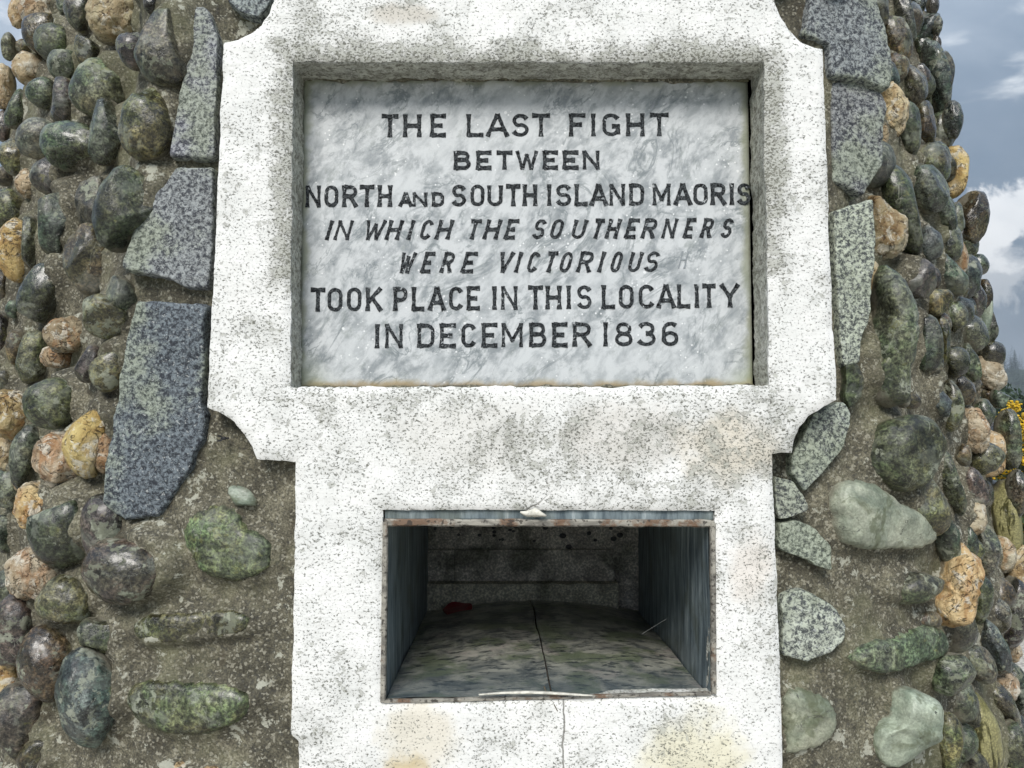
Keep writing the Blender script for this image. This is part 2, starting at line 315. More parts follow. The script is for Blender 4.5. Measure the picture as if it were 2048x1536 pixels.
["cr","m",[-0.3992,1.0169,1.039],[1.505,-0.0,-0.13],[0.0,0.0,0.0134],[0.0541,0.0532,0.0385,0.0191,0.0139,0.0119,0.0106,0.0098,0.0093,0.0091,0.0091,0.0093,0.0098,0.0106,0.0119,0.0139,0.0173,0.0311,0.048,0.0482,0.0472,0.0473,0.0459,0.0291,0.0216,0.0176,0.0151,0.0136,0.0126,0.012,0.0118,0.0118,0.0121,0.0128,0.014,0.0157,0.0186,0.0233,0.0325,0.0516]],
["gn","f",[-0.3552,1.056,2.0717],[1.551,-0.0,-0.01],[0.0,0.0,0.016],[0.0295,0.0308,0.0331,0.0367,0.0324,0.0269,0.0235,0.0214,0.02,0.0193,0.0191,0.0193,0.0201,0.0214,0.0236,0.027,0.0325,0.0421,0.0372,0.033,0.0304,0.0288,0.0272,0.0255,0.0245,0.0242,0.0244,0.0234,0.0231,0.0234,0.0242,0.0258,0.0284,0.0305,0.029,0.0282,0.0282,0.0288,0.0292,0.029],[[-0.0386,0.0191],[0.0331,0.019],[0.0274,-0.0111],[0.0129,-0.0283],[-0.0146,-0.0197],[-0.0275,-0.0067]]],
["gn","f",[-0.421,1.0534,1.937],[1.551,-0.0,-0.014],[0.0,0.0,0.016],[0.0252,0.0256,0.0266,0.0284,0.0313,0.0358,0.0431,0.0552,0.0792,0.1048,0.1229,0.0747,0.0498,0.0387,0.0327,0.029,0.0266,0.0251,0.0244,0.0242,0.0246,0.0256,0.0274,0.0302,0.0347,0.042,0.0545,0.079,0.0915,0.0893,0.0894,0.0889,0.0794,0.0548,0.0426,0.0356,0.0311,0.0283,0.0265,0.0255],[[-0.0058,0.125],[0.0091,0.1196],[0.0169,0.1024],[0.0243,0.0853],[0.0254,0.0362],[0.0251,-0.0274],[0.0244,-0.0864],[0.0015,-0.0895],[-0.0382,-0.0862],[-0.0311,-0.0378],[-0.0238,0.0045],[-0.0163,0.0406],[-0.011,0.079]]],
["gn","f",[-0.445,1.0477,1.7467],[1.552,-0.0,-0.034],[0.0,0.0,0.016],[0.0487,0.0493,0.0512,0.0546,0.0602,0.0688,0.0828,0.0991,0.0923,0.0884,0.0869,0.0752,0.0648,0.06,0.0572,0.0554,0.0534,0.0528,0.0535,0.055,0.0578,0.0625,0.07,0.0804,0.0887,0.0793,0.072,0.0675,0.066,0.0663,0.0702,0.0783,0.0832,0.0889,0.0796,0.0669,0.0589,0.0538,0.0507,0.0491],[[-0.0037,0.0867],[0.0487,0.0884],[0.0487,-0.001],[0.0463,-0.0792],[0.0152,-0.0791],[-0.006,-0.0667],[-0.029,-0.0604],[-0.0689,-0.054],[-0.0753,-0.0499],[-0.0696,-0.0292],[-0.0521,0.0142],[-0.0381,0.0411],[-0.0198,0.0618]]],
["gd","f",[-0.4651,1.0434,1.5073],[1.554,-0.0,-0.052],[0.0,0.0,0.016],[0.0622,0.063,0.0654,0.0699,0.0771,0.0887,0.1074,0.1407,0.1473,0.1435,0.1433,0.1468,0.125,0.0997,0.0822,0.0714,0.0641,0.0595,0.0568,0.0557,0.056,0.0576,0.0613,0.0674,0.0769,0.0921,0.1158,0.1449,0.1513,0.1483,0.1423,0.1242,0.1072,0.0961,0.0865,0.0795,0.0753,0.0718,0.0698,0.0696],[[-0.0313,0.1455],[0.0641,0.1388],[0.0623,0.0393],[0.0622,-0.002],[0.0696,-0.007],[0.0621,-0.0411],[0.0465,-0.0812],[0.0247,-0.1151],[0.0068,-0.1411],[-0.0385,-0.1493],[-0.0597,-0.1355],[-0.0693,-0.1255],[-0.0675,-0.0815],[-0.0572,-0.0111],[-0.0506,0.0497],[-0.0437,0.1006]]],
["gn","f",[0.4855,1.0837,2.0411],[1.559,0.0,0.243],[0.0,0.0,0.016],[0.0579,0.0572,0.058,0.0603,0.0623,0.0658,0.0716,0.0807,0.0754,0.0709,0.0685,0.0679,0.069,0.0719,0.077,0.0832,0.0774,0.0741,0.0727,0.0734,0.0764,0.0788,0.0566,0.0471,0.0466,0.0523,0.0612,0.0741,0.0694,0.0668,0.066,0.0668,0.0701,0.0822,0.0936,0.0902,0.0814,0.0756,0.069,0.0602],[[-0.0584,0.0605],[0.036,0.0735],[0.0534,0.0289],[0.0593,-0.009],[0.0682,-0.0263],[0.0648,-0.0572],[0.0619,-0.0757],[0.0431,-0.0757],[0.0202,-0.066],[-0.0347,-0.066],[-0.038,-0.0227],[-0.0603,-0.0154],[-0.0803,-0.0119],[-0.0707,0.017]]],
["gn","f",[0.4955,1.0927,1.8982],[1.522,0.0,0.235],[0.0,0.0,0.016],[0.0428,0.0434,0.0461,0.0514,0.0596,0.0681,0.077,0.0792,0.0785,0.0797,0.0776,0.0773,0.0789,0.0827,0.0665,0.0558,0.0491,0.0448,0.0421,0.0407,0.0404,0.041,0.0428,0.0458,0.0507,0.0584,0.0709,0.0824,0.0816,0.0828,0.0861,0.081,0.0708,0.0648,0.061,0.0591,0.0523,0.0476,0.0447,0.0432],[[-0.0386,0.0736],[0.0121,0.0789],[0.0441,0.0677],[0.0496,0.0413],[0.0429,0.0098],[0.0421,-0.0414],[0.017,-0.0737],[0.0069,-0.0884],[-0.042,-0.0719]]],
["gp","f",[0.4769,1.0659,1.6912],[1.54,0.0,0.131],[0.0,0.0,0.016],[0.0281,0.0289,0.0306,0.0335,0.038,0.0452,0.0573,0.0707,0.1061,0.1072,0.0995,0.0944,0.0845,0.0584,0.0455,0.038,0.0334,0.0304,0.0285,0.0276,0.0273,0.0277,0.0288,0.0306,0.0335,0.0379,0.0451,0.0572,0.081,0.1279,0.1246,0.0792,0.0617,0.0508,0.0414,0.0357,0.0321,0.0298,0.0285,0.0279],[[-0.026,0.0885],[0.0141,0.1055],[0.0331,0.1082],[0.0315,0.069],[0.0337,0.0456],[0.0292,0.0105],[0.0228,-0.0476],[0.0065,-0.0958],[0.0033,-0.1244],[-0.0214,-0.1265],[-0.0243,-0.0961],[-0.0274,-0.0102]]],
["gp","f",[0.4215,1.0487,1.4591],[1.556,0.0,0.039],[0.0,0.0,0.016],[0.0324,0.0344,0.0377,0.0428,0.0506,0.0604,0.0619,0.0614,0.0551,0.0495,0.0455,0.043,0.0394,0.0334,0.0296,0.0272,0.0257,0.025,0.0252,0.0267,0.0291,0.0329,0.0389,0.0442,0.0498,0.0582,0.0597,0.063,0.063,0.0495,0.0416,0.0358,0.0321,0.0297,0.0283,0.0277,0.0278,0.0286,0.0302,0.0313],[[0.0316,0.0555],[0.0429,0.0425],[0.0406,0.0276],[0.0301,-0.0078],[0.0006,-0.041],[-0.0228,-0.063],[-0.0414,-0.0408],[-0.0389,-0.015],[-0.0231,0.009],[-0.011,0.0406],[0.0142,0.0518]]],
["dg","f",[0.471,1.0603,1.5401],[1.557,0.0,0.079],[0.0,0.0,0.016],[0.014,0.0144,0.0152,0.0164,0.0169,0.018,0.0197,0.0223,0.0266,0.0285,0.0285,0.0293,0.031,0.0255,0.0198,0.0165,0.0144,0.0131,0.0123,0.0118,0.0117,0.0118,0.0123,0.0132,0.0145,0.0166,0.02,0.0242,0.0287,0.0342,0.0294,0.0263,0.0243,0.0232,0.0209,0.018,0.0161,0.015,0.0143,0.014],[[-0.0116,0.0296],[0.0073,0.0279],[0.0147,0.0071],[0.012,-0.0194],[-0.0062,-0.0345],[-0.0118,-0.0195]]],
["gg","r",[0.5455,1.0871,1.6215],[1.61,-0.0,-0.007],[0.0,0.0,0.0502],[0.0364,0.0352,0.035,0.0356,0.0372,0.04,0.0444,0.0499,0.0575,0.07,0.0823,0.0914,0.095,0.0394,0.0325,0.0282,0.0256,0.0246,0.0242,0.0243,0.0252,0.0267,0.0293,0.0332,0.0376,0.044,0.0536,0.0651,0.0774,0.0807,0.0759,0.0672,0.0604,0.0554,0.0509,0.0482,0.0443,0.0405,0.0382,0.0369]],
["cr","r",[0.6287,1.2672,1.8065],[1.61,-0.0,-0.007],[0.0,0.0,0.0337],[0.0356,0.0341,0.0336,0.0339,0.0345,0.0334,0.0333,0.0339,0.0355,0.0382,0.0425,0.0493,0.0576,0.0594,0.0459,0.0382,0.0333,0.0301,0.0281,0.0269,0.0265,0.0268,0.0277,0.0294,0.0323,0.0367,0.0405,0.0436,0.0475,0.0463,0.0463,0.0474,0.0476,0.0435,0.041,0.0397,0.0375,0.0361,0.0356,0.0361]],
["dg","r",[0.5564,1.0794,1.4448],[1.61,-0.0,-0.007],[0.0,0.0,0.0489],[0.0549,0.0581,0.0581,0.0594,0.0601,0.0603,0.0619,0.0607,0.0569,0.0548,0.0536,0.0511,0.0499,0.05,0.0505,0.051,0.0525,0.0529,0.0537,0.0551,0.058,0.0612,0.0658,0.0616,0.0587,0.0568,0.0561,0.0568,0.0544,0.0532,0.0533,0.0539,0.0529,0.0533,0.055,0.0544,0.0536,0.054,0.053,0.0533]],
["pl","m",[0.5131,1.0748,1.3539],[1.55,0.0,0.412],[0.0,0.0,0.0272],[0.0827,0.0644,0.0512,0.0434,0.0385,0.0359,0.0364,0.0373,0.0379,0.0394,0.0422,0.0467,0.0536,0.0607,0.0703,0.0813,0.089,0.0854,0.084,0.0759,0.0716,0.0742,0.0748,0.0657,0.0576,0.0517,0.0479,0.045,0.0423,0.0408,0.0405,0.0411,0.0428,0.0459,0.0507,0.0583,0.0707,0.0907,0.1241,0.113]],
["or","r",[0.6616,1.1511,1.2416],[1.61,-0.0,-0.007],[0.0,0.0,0.0426],[0.0309,0.0314,0.0328,0.0352,0.039,0.044,0.0475,0.0531,0.0618,0.0707,0.067,0.0568,0.0446,0.0361,0.0301,0.0261,0.0236,0.022,0.0211,0.0208,0.0209,0.0257,0.0351,0.0543,0.053,0.0528,0.0526,0.0537,0.0563,0.0568,0.0586,0.0559,0.0496,0.0456,0.0409,0.0365,0.0338,0.0322,0.0314,0.0312]],
["gp","f",[0.3993,1.0394,1.2183],[1.552,0.0,0.03],[0.0,0.0,0.016],[0.0488,0.0453,0.0433,0.0424,0.0409,0.0392,0.0386,0.0389,0.0398,0.0417,0.0449,0.0476,0.0481,0.0499,0.0532,0.0504,0.0443,0.0404,0.038,0.0367,0.0364,0.037,0.0385,0.0413,0.0457,0.0526,0.0492,0.0462,0.0445,0.044,0.0432,0.0415,0.0408,0.0412,0.0427,0.0434,0.0442,0.0462,0.0476,0.0476],[[-0.0355,0.0423],[-0.0045,0.0475],[0.0177,0.0347],[0.0362,0.0219],[0.0488,0.0001],[0.0446,-0.0178],[0.0273,-0.0338],[-0.0028,-0.0442],[-0.0372,-0.0384]]],
["gp","f",[0.3979,1.0428,1.3267],[1.554,0.0,0.026],[0.0,0.0,0.016],[0.0319,0.0282,0.0258,0.0244,0.0237,0.0235,0.024,0.0243,0.0243,0.0249,0.0262,0.0284,0.0318,0.0335,0.0364,0.0409,0.0435,0.0395,0.0369,0.0355,0.035,0.0354,0.0291,0.0248,0.022,0.0205,0.0198,0.0196,0.0199,0.0207,0.0221,0.0244,0.0281,0.0332,0.0407,0.0504,0.043,0.0383,0.0354,0.0336],[[-0.0352,0.0285],[-0.0098,0.0302],[0.0126,0.021],[0.0329,-0.001],[0.0358,-0.0374],[0.0115,-0.0282],[-0.0164,-0.0135],[-0.035,-0.0061]]],
["gp","f",[0.3757,1.0426,1.3869],[1.554,0.0,0.024],[0.0,0.0,0.016],[0.0211,0.0203,0.0197,0.019,0.0188,0.019,0.0197,0.0211,0.0232,0.0261,0.0264,0.0274,0.0293,0.0322,0.0319,0.026,0.0224,0.0201,0.0187,0.0179,0.0175,0.0176,0.0181,0.0192,0.0209,0.0236,0.0279,0.0284,0.0262,0.0249,0.0243,0.0243,0.0248,0.0246,0.025,0.0261,0.028,0.0289,0.0251,0.0227],[[-0.0189,0.0294],[0.0046,0.0257],[0.0192,0.0055],[0.0263,-0.0147],[0.0073,-0.0238],[-0.0163,-0.0255]]],
["gg","m",[0.5494,1.0882,1.1721],[1.541,0.0,0.512],[0.0,0.0,0.0213],[0.1124,0.0933,0.0744,0.0587,0.0447,0.0368,0.0319,0.0287,0.0259,0.0241,0.0232,0.0228,0.023,0.0238,0.0253,0.0277,0.0315,0.0389,0.0673,0.0961,0.105,0.089,0.0661,0.0499,0.0404,0.0335,0.0292,0.0264,0.0247,0.0237,0.0234,0.0236,0.0245,0.0261,0.0287,0.0327,0.0392,0.0501,0.0698,0.1057]],
["pl","r",[0.5436,1.0648,1.0752],[1.61,-0.0,-0.007],[0.0,0.0,0.0411],[0.0456,0.0466,0.0488,0.0502,0.0518,0.054,0.0516,0.0506,0.051,0.0529,0.0546,0.0563,0.0487,0.0412,0.0374,0.035,0.0336,0.0343,0.0369,0.0411,0.0477,0.0483,0.0494,0.0511,0.0537,0.0579,0.0569,0.0572,0.0529,0.0493,0.0472,0.0451,0.0421,0.0404,0.0398,0.04,0.0409,0.0428,0.0461,0.0457]],
["pl","m",[0.395,1.037,1.0968],[1.525,0.0,0.114],[0.0,0.0,0.0196],[0.0428,0.0426,0.0404,0.0393,0.0392,0.038,0.0372,0.0373,0.0384,0.0383,0.0385,0.0397,0.042,0.0452,0.0502,0.0446,0.0392,0.0357,0.0335,0.0323,0.032,0.0325,0.0338,0.0362,0.04,0.0459,0.0531,0.0459,0.0413,0.0384,0.0363,0.0353,0.0351,0.0358,0.0372,0.0375,0.0389,0.0414,0.0431,0.0424]]]
LETTERS=[["T",0,-0.1745,0.3869,-0.1511,0.419,0],["H",0,-0.1439,0.3871,-0.1196,0.4192,0],["E",0,-0.1062,0.3874,-0.0847,0.4194,0],["L",0,-0.0553,0.3877,-0.0323,0.4198,0],["A",0,-0.028,0.3879,0.0027,0.4201,0],["S",0,0.0076,0.3882,0.0307,0.4203,0],["T",0,0.0356,0.3884,0.0608,0.4205,0],["F",0,0.088,0.3887,0.1105,0.4209,0],["I",0,0.1167,0.3889,0.126,0.421,0],["G",0,0.1342,0.3891,0.1582,0.4212,0],["H",0,0.1678,0.3893,0.1926,0.4215,0],["T",0,0.2007,0.3896,0.227,0.4217,0],["B",0,-0.0732,0.3409,-0.0503,0.3671,0],["E",0,-0.0419,0.341,-0.021,0.3673,0],["T",0,-0.014,0.3412,0.0083,0.3675,0],["W",0,0.0132,0.3414,0.0432,0.3677,0],["E",0,0.0508,0.3416,0.0718,0.3679,0],["E",0,0.0787,0.3417,0.1005,0.368,0],["N",0,0.1067,0.3419,0.1292,0.3682,0],["N",0,-0.2784,0.2876,-0.2587,0.3179,0],["O",0,-0.2527,0.2878,-0.2337,0.3181,0],["R",0,-0.2278,0.288,-0.2073,0.3183,0],["T",0,-0.2042,0.2881,-0.1837,0.3185,0],["H",0,-0.1786,0.2883,-0.1594,0.3187,0],["A",0,-0.1494,0.2885,-0.1308,0.3083,0],["N",0,-0.13,0.2887,-0.1107,0.3085,0],["D",0,-0.1036,0.2889,-0.087,0.3087,0],["S",0,-0.0758,0.2891,-0.0565,0.3195,0],["O",0,-0.0501,0.2893,-0.0307,0.3197,0],["U",0,-0.0265,0.2895,-0.0056,0.3199,0],["T",0,-0.0008,0.2897,0.0194,0.3201,0],["H",0,0.0229,0.2899,0.0424,0.3202,0],["I",0,0.0556,0.2901,0.0633,0.3204,0],["S",0,0.0688,0.2902,0.0898,0.3206,0],["L",0,0.0953,0.2904,0.1128,0.3208,0],["A",0,0.1162,0.2906,0.1407,0.321,0],["N",0,0.144,0.2908,0.1645,0.3212,0],["D",0,0.1712,0.291,0.1917,0.3214,0],["M",0,0.204,0.2912,0.228,0.3217,0],["A",0,0.2333,0.2915,0.2581,0.3219,0],["O",0,0.2605,0.2917,0.2804,0.3221,0],["R",0,0.2849,0.2918,0.3056,0.3223,0],["I",0,0.3101,0.292,0.3182,0.3224,0],["S",0,0.3219,0.2921,0.3399,0.3226,0],["I",1,-0.2515,0.2414,-0.2393,0.2688,0],["N",1,-0.239,0.2416,-0.2123,0.269,0],["W",1,-0.1996,0.2419,-0.1666,0.2693,0],["H",1,-0.1685,0.2421,-0.143,0.2695,0],["I",1,-0.1394,0.2422,-0.1257,0.2696,0],["C",1,-0.1214,0.2424,-0.1,0.2698,0],["H",1,-0.0992,0.2426,-0.073,0.27,0],["T",1,-0.0555,0.2429,-0.0341,0.2703,0],["H",1,-0.0327,0.2431,-0.0063,0.2705,0],["E",1,-0.0035,0.2433,0.018,0.2707,0],["S",1,0.0347,0.2435,0.0569,0.271,0],["O",1,0.059,0.2437,0.0813,0.2712,0],["U",1,0.0888,0.2439,0.1133,0.2714,0],["T",1,0.1173,0.2441,0.1369,0.2716,0],["H",1,0.1368,0.2443,0.1599,0.2717,0],["E",1,0.1639,0.2445,0.1857,0.2719,0],["R",1,0.1868,0.2446,0.2115,0.2721,0],["N",1,0.2154,0.2448,0.2386,0.2723,0],["E",1,0.2453,0.2451,0.2644,0.2725,0],["R",1,0.269,0.2452,0.2903,0.2727,0],["S",1,0.2968,0.2454,0.3175,0.2729,0],["W",1,-0.1508,0.1955,-0.1247,0.2242,0],["E",1,-0.119,0.1957,-0.0984,0.2244,0],["R",1,-0.0921,0.1959,-0.07,0.2246,0],["E",1,-0.063,0.196,-0.0395,0.2247,0],["V",1,-0.0146,0.1963,0.0111,0.225,0],["I",1,0.011,0.1964,0.0221,0.2251,0],["C",1,0.027,0.1966,0.0478,0.2253,0],["T",1,0.0512,0.1967,0.0721,0.2254,0],["O",1,0.072,0.1968,0.0936,0.2255,0],["R",1,0.097,0.197,0.1228,0.2257,0],["I",1,0.1261,0.1971,0.1374,0.2258,0],["O",1,0.1427,0.1972,0.1631,0.226,0],["U",1,0.167,0.1974,0.1902,0.2261,0],["S",1,0.1899,0.1975,0.2145,0.2263,0],["H",1,0.2379,0.2024,0.2534,0.2265,1],["T",0,-0.2702,0.1418,-0.25,0.1744,0],["O",0,-0.2468,0.142,-0.2265,0.1747,0],["O",0,-0.22,0.1423,-0.2003,0.175,0],["K",0,-0.1938,0.1426,-0.172,0.1753,0],["P",0,-0.1559,0.143,-0.1368,0.1757,0],["L",0,-0.1304,0.1433,-0.1134,0.176,0],["A",0,-0.1077,0.1436,-0.0844,0.1763,0],["C",0,-0.0794,0.1439,-0.0602,0.1766,0],["E",0,-0.0546,0.1441,-0.0367,0.1769,0],["I",0,-0.02,0.1445,-0.0132,0.1772,0],["N",0,-0.0069,0.1447,0.0145,0.1774,0],["T",0,0.0297,0.1451,0.0505,0.1778,0],["H",0,0.0546,0.1454,0.0754,0.1781,0],["I",0,0.0822,0.1456,0.0899,0.1783,0],["S",0,0.0974,0.1458,0.1177,0.1786,0],["L",0,0.132,0.1462,0.1502,0.179,0],["O",0,0.1555,0.1465,0.1759,0.1793,0],["C",0,0.1832,0.1468,0.2043,0.1796,0],["A",0,0.2082,0.1471,0.2335,0.1799,0],["L",0,0.2366,0.1474,0.2543,0.1801,0],["I",0,0.2594,0.1476,0.2675,0.1803,0],["T",0,0.2712,0.1477,0.2897,0.1805,0],["Y",0,0.2962,0.1481,0.3223,0.1809,0],["I",0,-0.1823,0.0912,-0.1737,0.1244,0],["N",0,-0.1665,0.0914,-0.1434,0.1246,0],["D",0,-0.1225,0.0918,-0.0993,0.125,0],["E",0,-0.0916,0.092,-0.0697,0.1253,0],["C",0,-0.062,0.0923,-0.0421,0.1255,0],["E",0,-0.0338,0.0925,-0.0124,0.1258,0],["M",0,-0.0062,0.0928,0.0221,0.126,0],["B",0,0.0317,0.0931,0.0545,0.1264,0],["E",0,0.0634,0.0933,0.0842,0.1266,0],["R",0,0.0917,0.0936,0.1167,0.1269,0],["1",0,0.1331,0.0939,0.1402,0.1272,0],["8",0,0.1496,0.0941,0.1741,0.1274,0],["3",0,0.1807,0.0943,0.2059,0.1277,0],["6",0,0.2139,0.0946,0.2377,0.1279,0]]
OUTER=[[-0.312,0.5713],[-0.311,0.5508],[-0.316,0.5337],[-0.3264,0.5179],[-0.3408,0.5063],[-0.3572,0.4981],[-0.377,0.4946],[-0.3781,0.4147],[-0.3797,0.3274],[-0.3821,0.2475],[-0.3843,0.1617],[-0.387,0.0701],[-0.3884,0.0084],[-0.3708,0.0019],[-0.3525,-0.0097],[-0.338,-0.0259],[-0.3287,-0.042],[-0.3227,-0.0581],[-0.2988,-0.06],[-0.273,-0.0626],[-0.2727,-0.1745],[-0.2728,-0.3008],[-0.2741,-0.3882],[-0.2744,-0.4068],[-0.2642,-0.4161],[-0.2641,-0.5117],[0.3517,-0.514],[0.3514,-0.4273],[0.3504,-0.3021],[0.3482,-0.1752],[0.3451,-0.0519],[0.3588,-0.0499],[0.3712,-0.05],[0.3748,-0.0338],[0.3816,-0.0176],[0.3936,-0.0026],[0.4134,0.0084],[0.4306,0.0182],[0.4309,0.0312],[0.4288,0.1164],[0.427,0.2156],[0.4251,0.3159],[0.4233,0.4171],[0.4221,0.4872],[0.4061,0.4906],[0.3902,0.4987],[0.3764,0.5137],[0.3667,0.5315],[0.359,0.5521],[0.3587,0.5741]]
PH=[[-0.2839,0.4678],[0.3429,0.4699],[0.3422,0.3493],[0.3439,0.2155],[0.3434,0.0371],[0.1217,0.0357],[-0.2809,0.035],[-0.2835,0.2146],[-0.2828,0.3477]]
NH=[[-0.1597,-0.1236],[0.2707,-0.1252],[0.2679,-0.2387],[0.2637,-0.3597],[0.0555,-0.3629],[-0.1582,-0.3686],[-0.158,-0.238]]

# ---------------------------------------------------------------- materials
def m_paint():
    m, T, b = new_mat('weathered_white_paint')
    oc = T.N('ShaderNodeTexCoord').outputs['Object']
    sx = T.N('ShaderNodeSeparateXYZ', None, Vector=oc)
    X, Y, Z = sx.outputs
    st = T.scale3(oc, (0.85, 1.1, 1.0))
    fine = T.noise(st, 330, 5, 0.70, 0.2)
    mid = T.noise(st, 85, 5, 0.66, 0.5)
    big = T.noise(oc, 16, 4, 0.6)
    big2 = T.noise(oc, 5, 3, 0.5)
    # closeness to the two recesses: dirt gathers round the plaque opening
    def inset(x0, x1, y0, y1, w):
        dx = T.m('MAXIMUM', T.m('SUBTRACT', x0, X), T.m('SUBTRACT', X, x1))
        dy = T.m('MAXIMUM', T.m('SUBTRACT', y0, Y), T.m('SUBTRACT', Y, y1))
        d = T.m('MAXIMUM', dx, dy)
        return T.rng(d, 0.0, w, 1.0, 0.0)
    near = inset(PH[0][0], PH[1][0], PH[-2][1]-.02, PH[0][1], 0.045)
    band = T.m('MULTIPLY', T.rng(Y, -0.19, -0.02, 0, 1), T.rng(Y, 0.02, 0.05, 1, 0))
    wear = T.m('ADD', T.m('MULTIPLY', big, 0.55), T.m('MULTIPLY', big2, 0.45))
    wear = T.m('ADD', wear, T.m('MULTIPLY', near, 0.26))
    wear = T.m('ADD', wear, T.m('MULTIPLY', band, 0.05))
    depth = T.rng(Z, -0.004, -0.012, 0, 1)
    wear = T.m('ADD', wear, T.m('MULTIPLY', depth, 0.16))
    spk = T.rng(T.m('ADD', T.m('MULTIPLY', wear, 0.26), fine), 0.695, 0.75)
    flk = T.rng(T.m('ADD', T.m('MULTIPLY', wear, 0.70), T.m('MULTIPLY', mid, 1.0)), 0.985, 0.998)
    fle = T.m('SUBTRACT', T.rng(T.m('ADD', T.m('MULTIPLY', wear, 0.70), mid), 0.968, 0.980), flk)
    pits = T.rng(T.voro(T.scale3(oc, (1, 1, 1)), 62), 0.10, 0.14, 1, 0)
    pits = T.m('MULTIPLY', pits, T.rng(T.noise(oc, 60, 2), 0.56, 0.62))
    white = T.mix(T.rng(big, 0.3, 0.75), (0.87, 0.865, 0.84), (0.76, 0.765, 0.74))
    def blob(x, y, rx, ry):
        dx = T.m('DIVIDE', T.m('SUBTRACT', X, x), rx); dy = T.m('DIVIDE', T.m('SUBTRACT', Y, y), ry)
        d = T.m('ADD', T.m('MULTIPLY', dx, dx), T.m('MULTIPLY', dy, dy))
        d = T.m('ADD', d, T.m('MULTIPLY', T.m('SUBTRACT', T.noise(oc, 22, 4, 0.6), 0.5), 2.4))
        return T.rng(d, 0.1, 1.3, 1, 0)
    och = (0.62, 0.50, 0.27)
    for (x, y, rx, ry, s, c) in ((0.285, -0.045, .07, .05, .55, (0.6, 0.50, 0.33)), (0.24, -0.44, .07, .07, .45, (0.68, 0.60, 0.28)),
                                 (-0.125, -0.455, .03, .03, .65, (0.52, 0.38, 0.12)), (-0.11, -0.41, .06, .05, .35, och),
                                 (-0.14, 0.53, .05, .018, .5, (.45, .38, .28)), (0.15, -0.03, .10, .05, .4, (.5, .45, .38)),
                                 (-0.05, -0.03, .12, .05, .25, (.5, .47, .4)), (0.315, -0.2, .03, .05, .3, (.7, .55, .42))):
        white = T.mix(T.m('MULTIPLY', blob(x, y, rx, ry), s), white, c)
    film = T.m('MULTIPLY', T.rng(wear, 0.5, 0.72), 0.5)
    white = T.mix(film, white, (0.42, 0.42, 0.38))
    dark = T.mix(T.noise(oc, 40, 2), (0.05, 0.05, 0.045), (0.22, 0.22, 0.17))
    c = T.mix(T.m('MULTIPLY', flk, 0.62), white, T.mix(fine, (0.26, 0.27, 0.22), (0.62, 0.62, 0.57)))
    c = T.mix(T.m('MULTIPLY', fle, 0.55), c, (0.22, 0.21, 0.18))
    c = T.mix(T.m('MULTIPLY', spk, 0.92), c, dark)
    c = T.mix(T.m('MULTIPLY', pits, 0.6), c, (0.18, 0.18, 0.16))
    # bare greenish concrete inside the recess
    gb = T.mix(T.rng(T.noise(T.scale3(oc, (.3, 1, 1)), 90, 5, .65), .35, .65), (0.26, 0.26, 0.21), (0.66, 0.67, 0.58))
    gb = T.mix(T.m('MULTIPLY', T.rng(T.noise(oc, 120, 6, .72), .50, .56), .8), gb, (0.07, .058, .035))
    c = T.mix(T.m('MULTIPLY', depth, T.rng(T.noise(oc, 30, 3), .25, .6, .20, .70)), c, gb)
    # hairline cracks
    cr = T.voro(T.vm('ADD', oc, T.vm('SCALE', T.N('ShaderNodeTexNoise', None, Vector=oc, Scale=14.0).outputs['Color'], 0.03)), 3.2, 'DISTANCE_TO_EDGE')
    crk = T.rng(cr, 0.0, 0.004, 1, 0)
    crk = T.m('MULTIPLY', crk, T.rng(T.noise(oc, 4, 2), .60, .66))
    cx = T.m('ADD', X, T.m('MULTIPLY', T.m('SUBTRACT', T.noise(oc, 30, 4), .5), 0.012))
    line = T.m('MULTIPLY', T.rng(T.m('ABSOLUTE', T.m('SUBTRACT', cx, 0.0725)), 0.0004, 0.0016, 1, 0), T.rng(Y, -0.36, -0.368, 0, 1))
    crk = T.m('MAXIMUM', crk, line)
    c = T.mix(T.m('MULTIPLY', crk, 0.8), c, (0.13, 0.12, 0.10))
    T.set(b.inputs['Base Color'], c); b.inputs['Roughness'].default_value = 0.75
    h = T.m('ADD', T.m('MULTIPLY', T.noise(T.scale3(oc, (.15, 1.4, 1)), 150, 4, .6), 0.6), T.m('MULTIPLY', T.noise(oc, 300, 3, .6), 0.5))
    h = T.m('SUBTRACT', h, T.m('MULTIPLY', T.m('MAXIMUM', spk, flk), 0.7)); h = T.m('SUBTRACT', h, crk)
    T.l.new(T.bump(h, 0.55, 0.0016), b.inputs['Normal'])
    return m
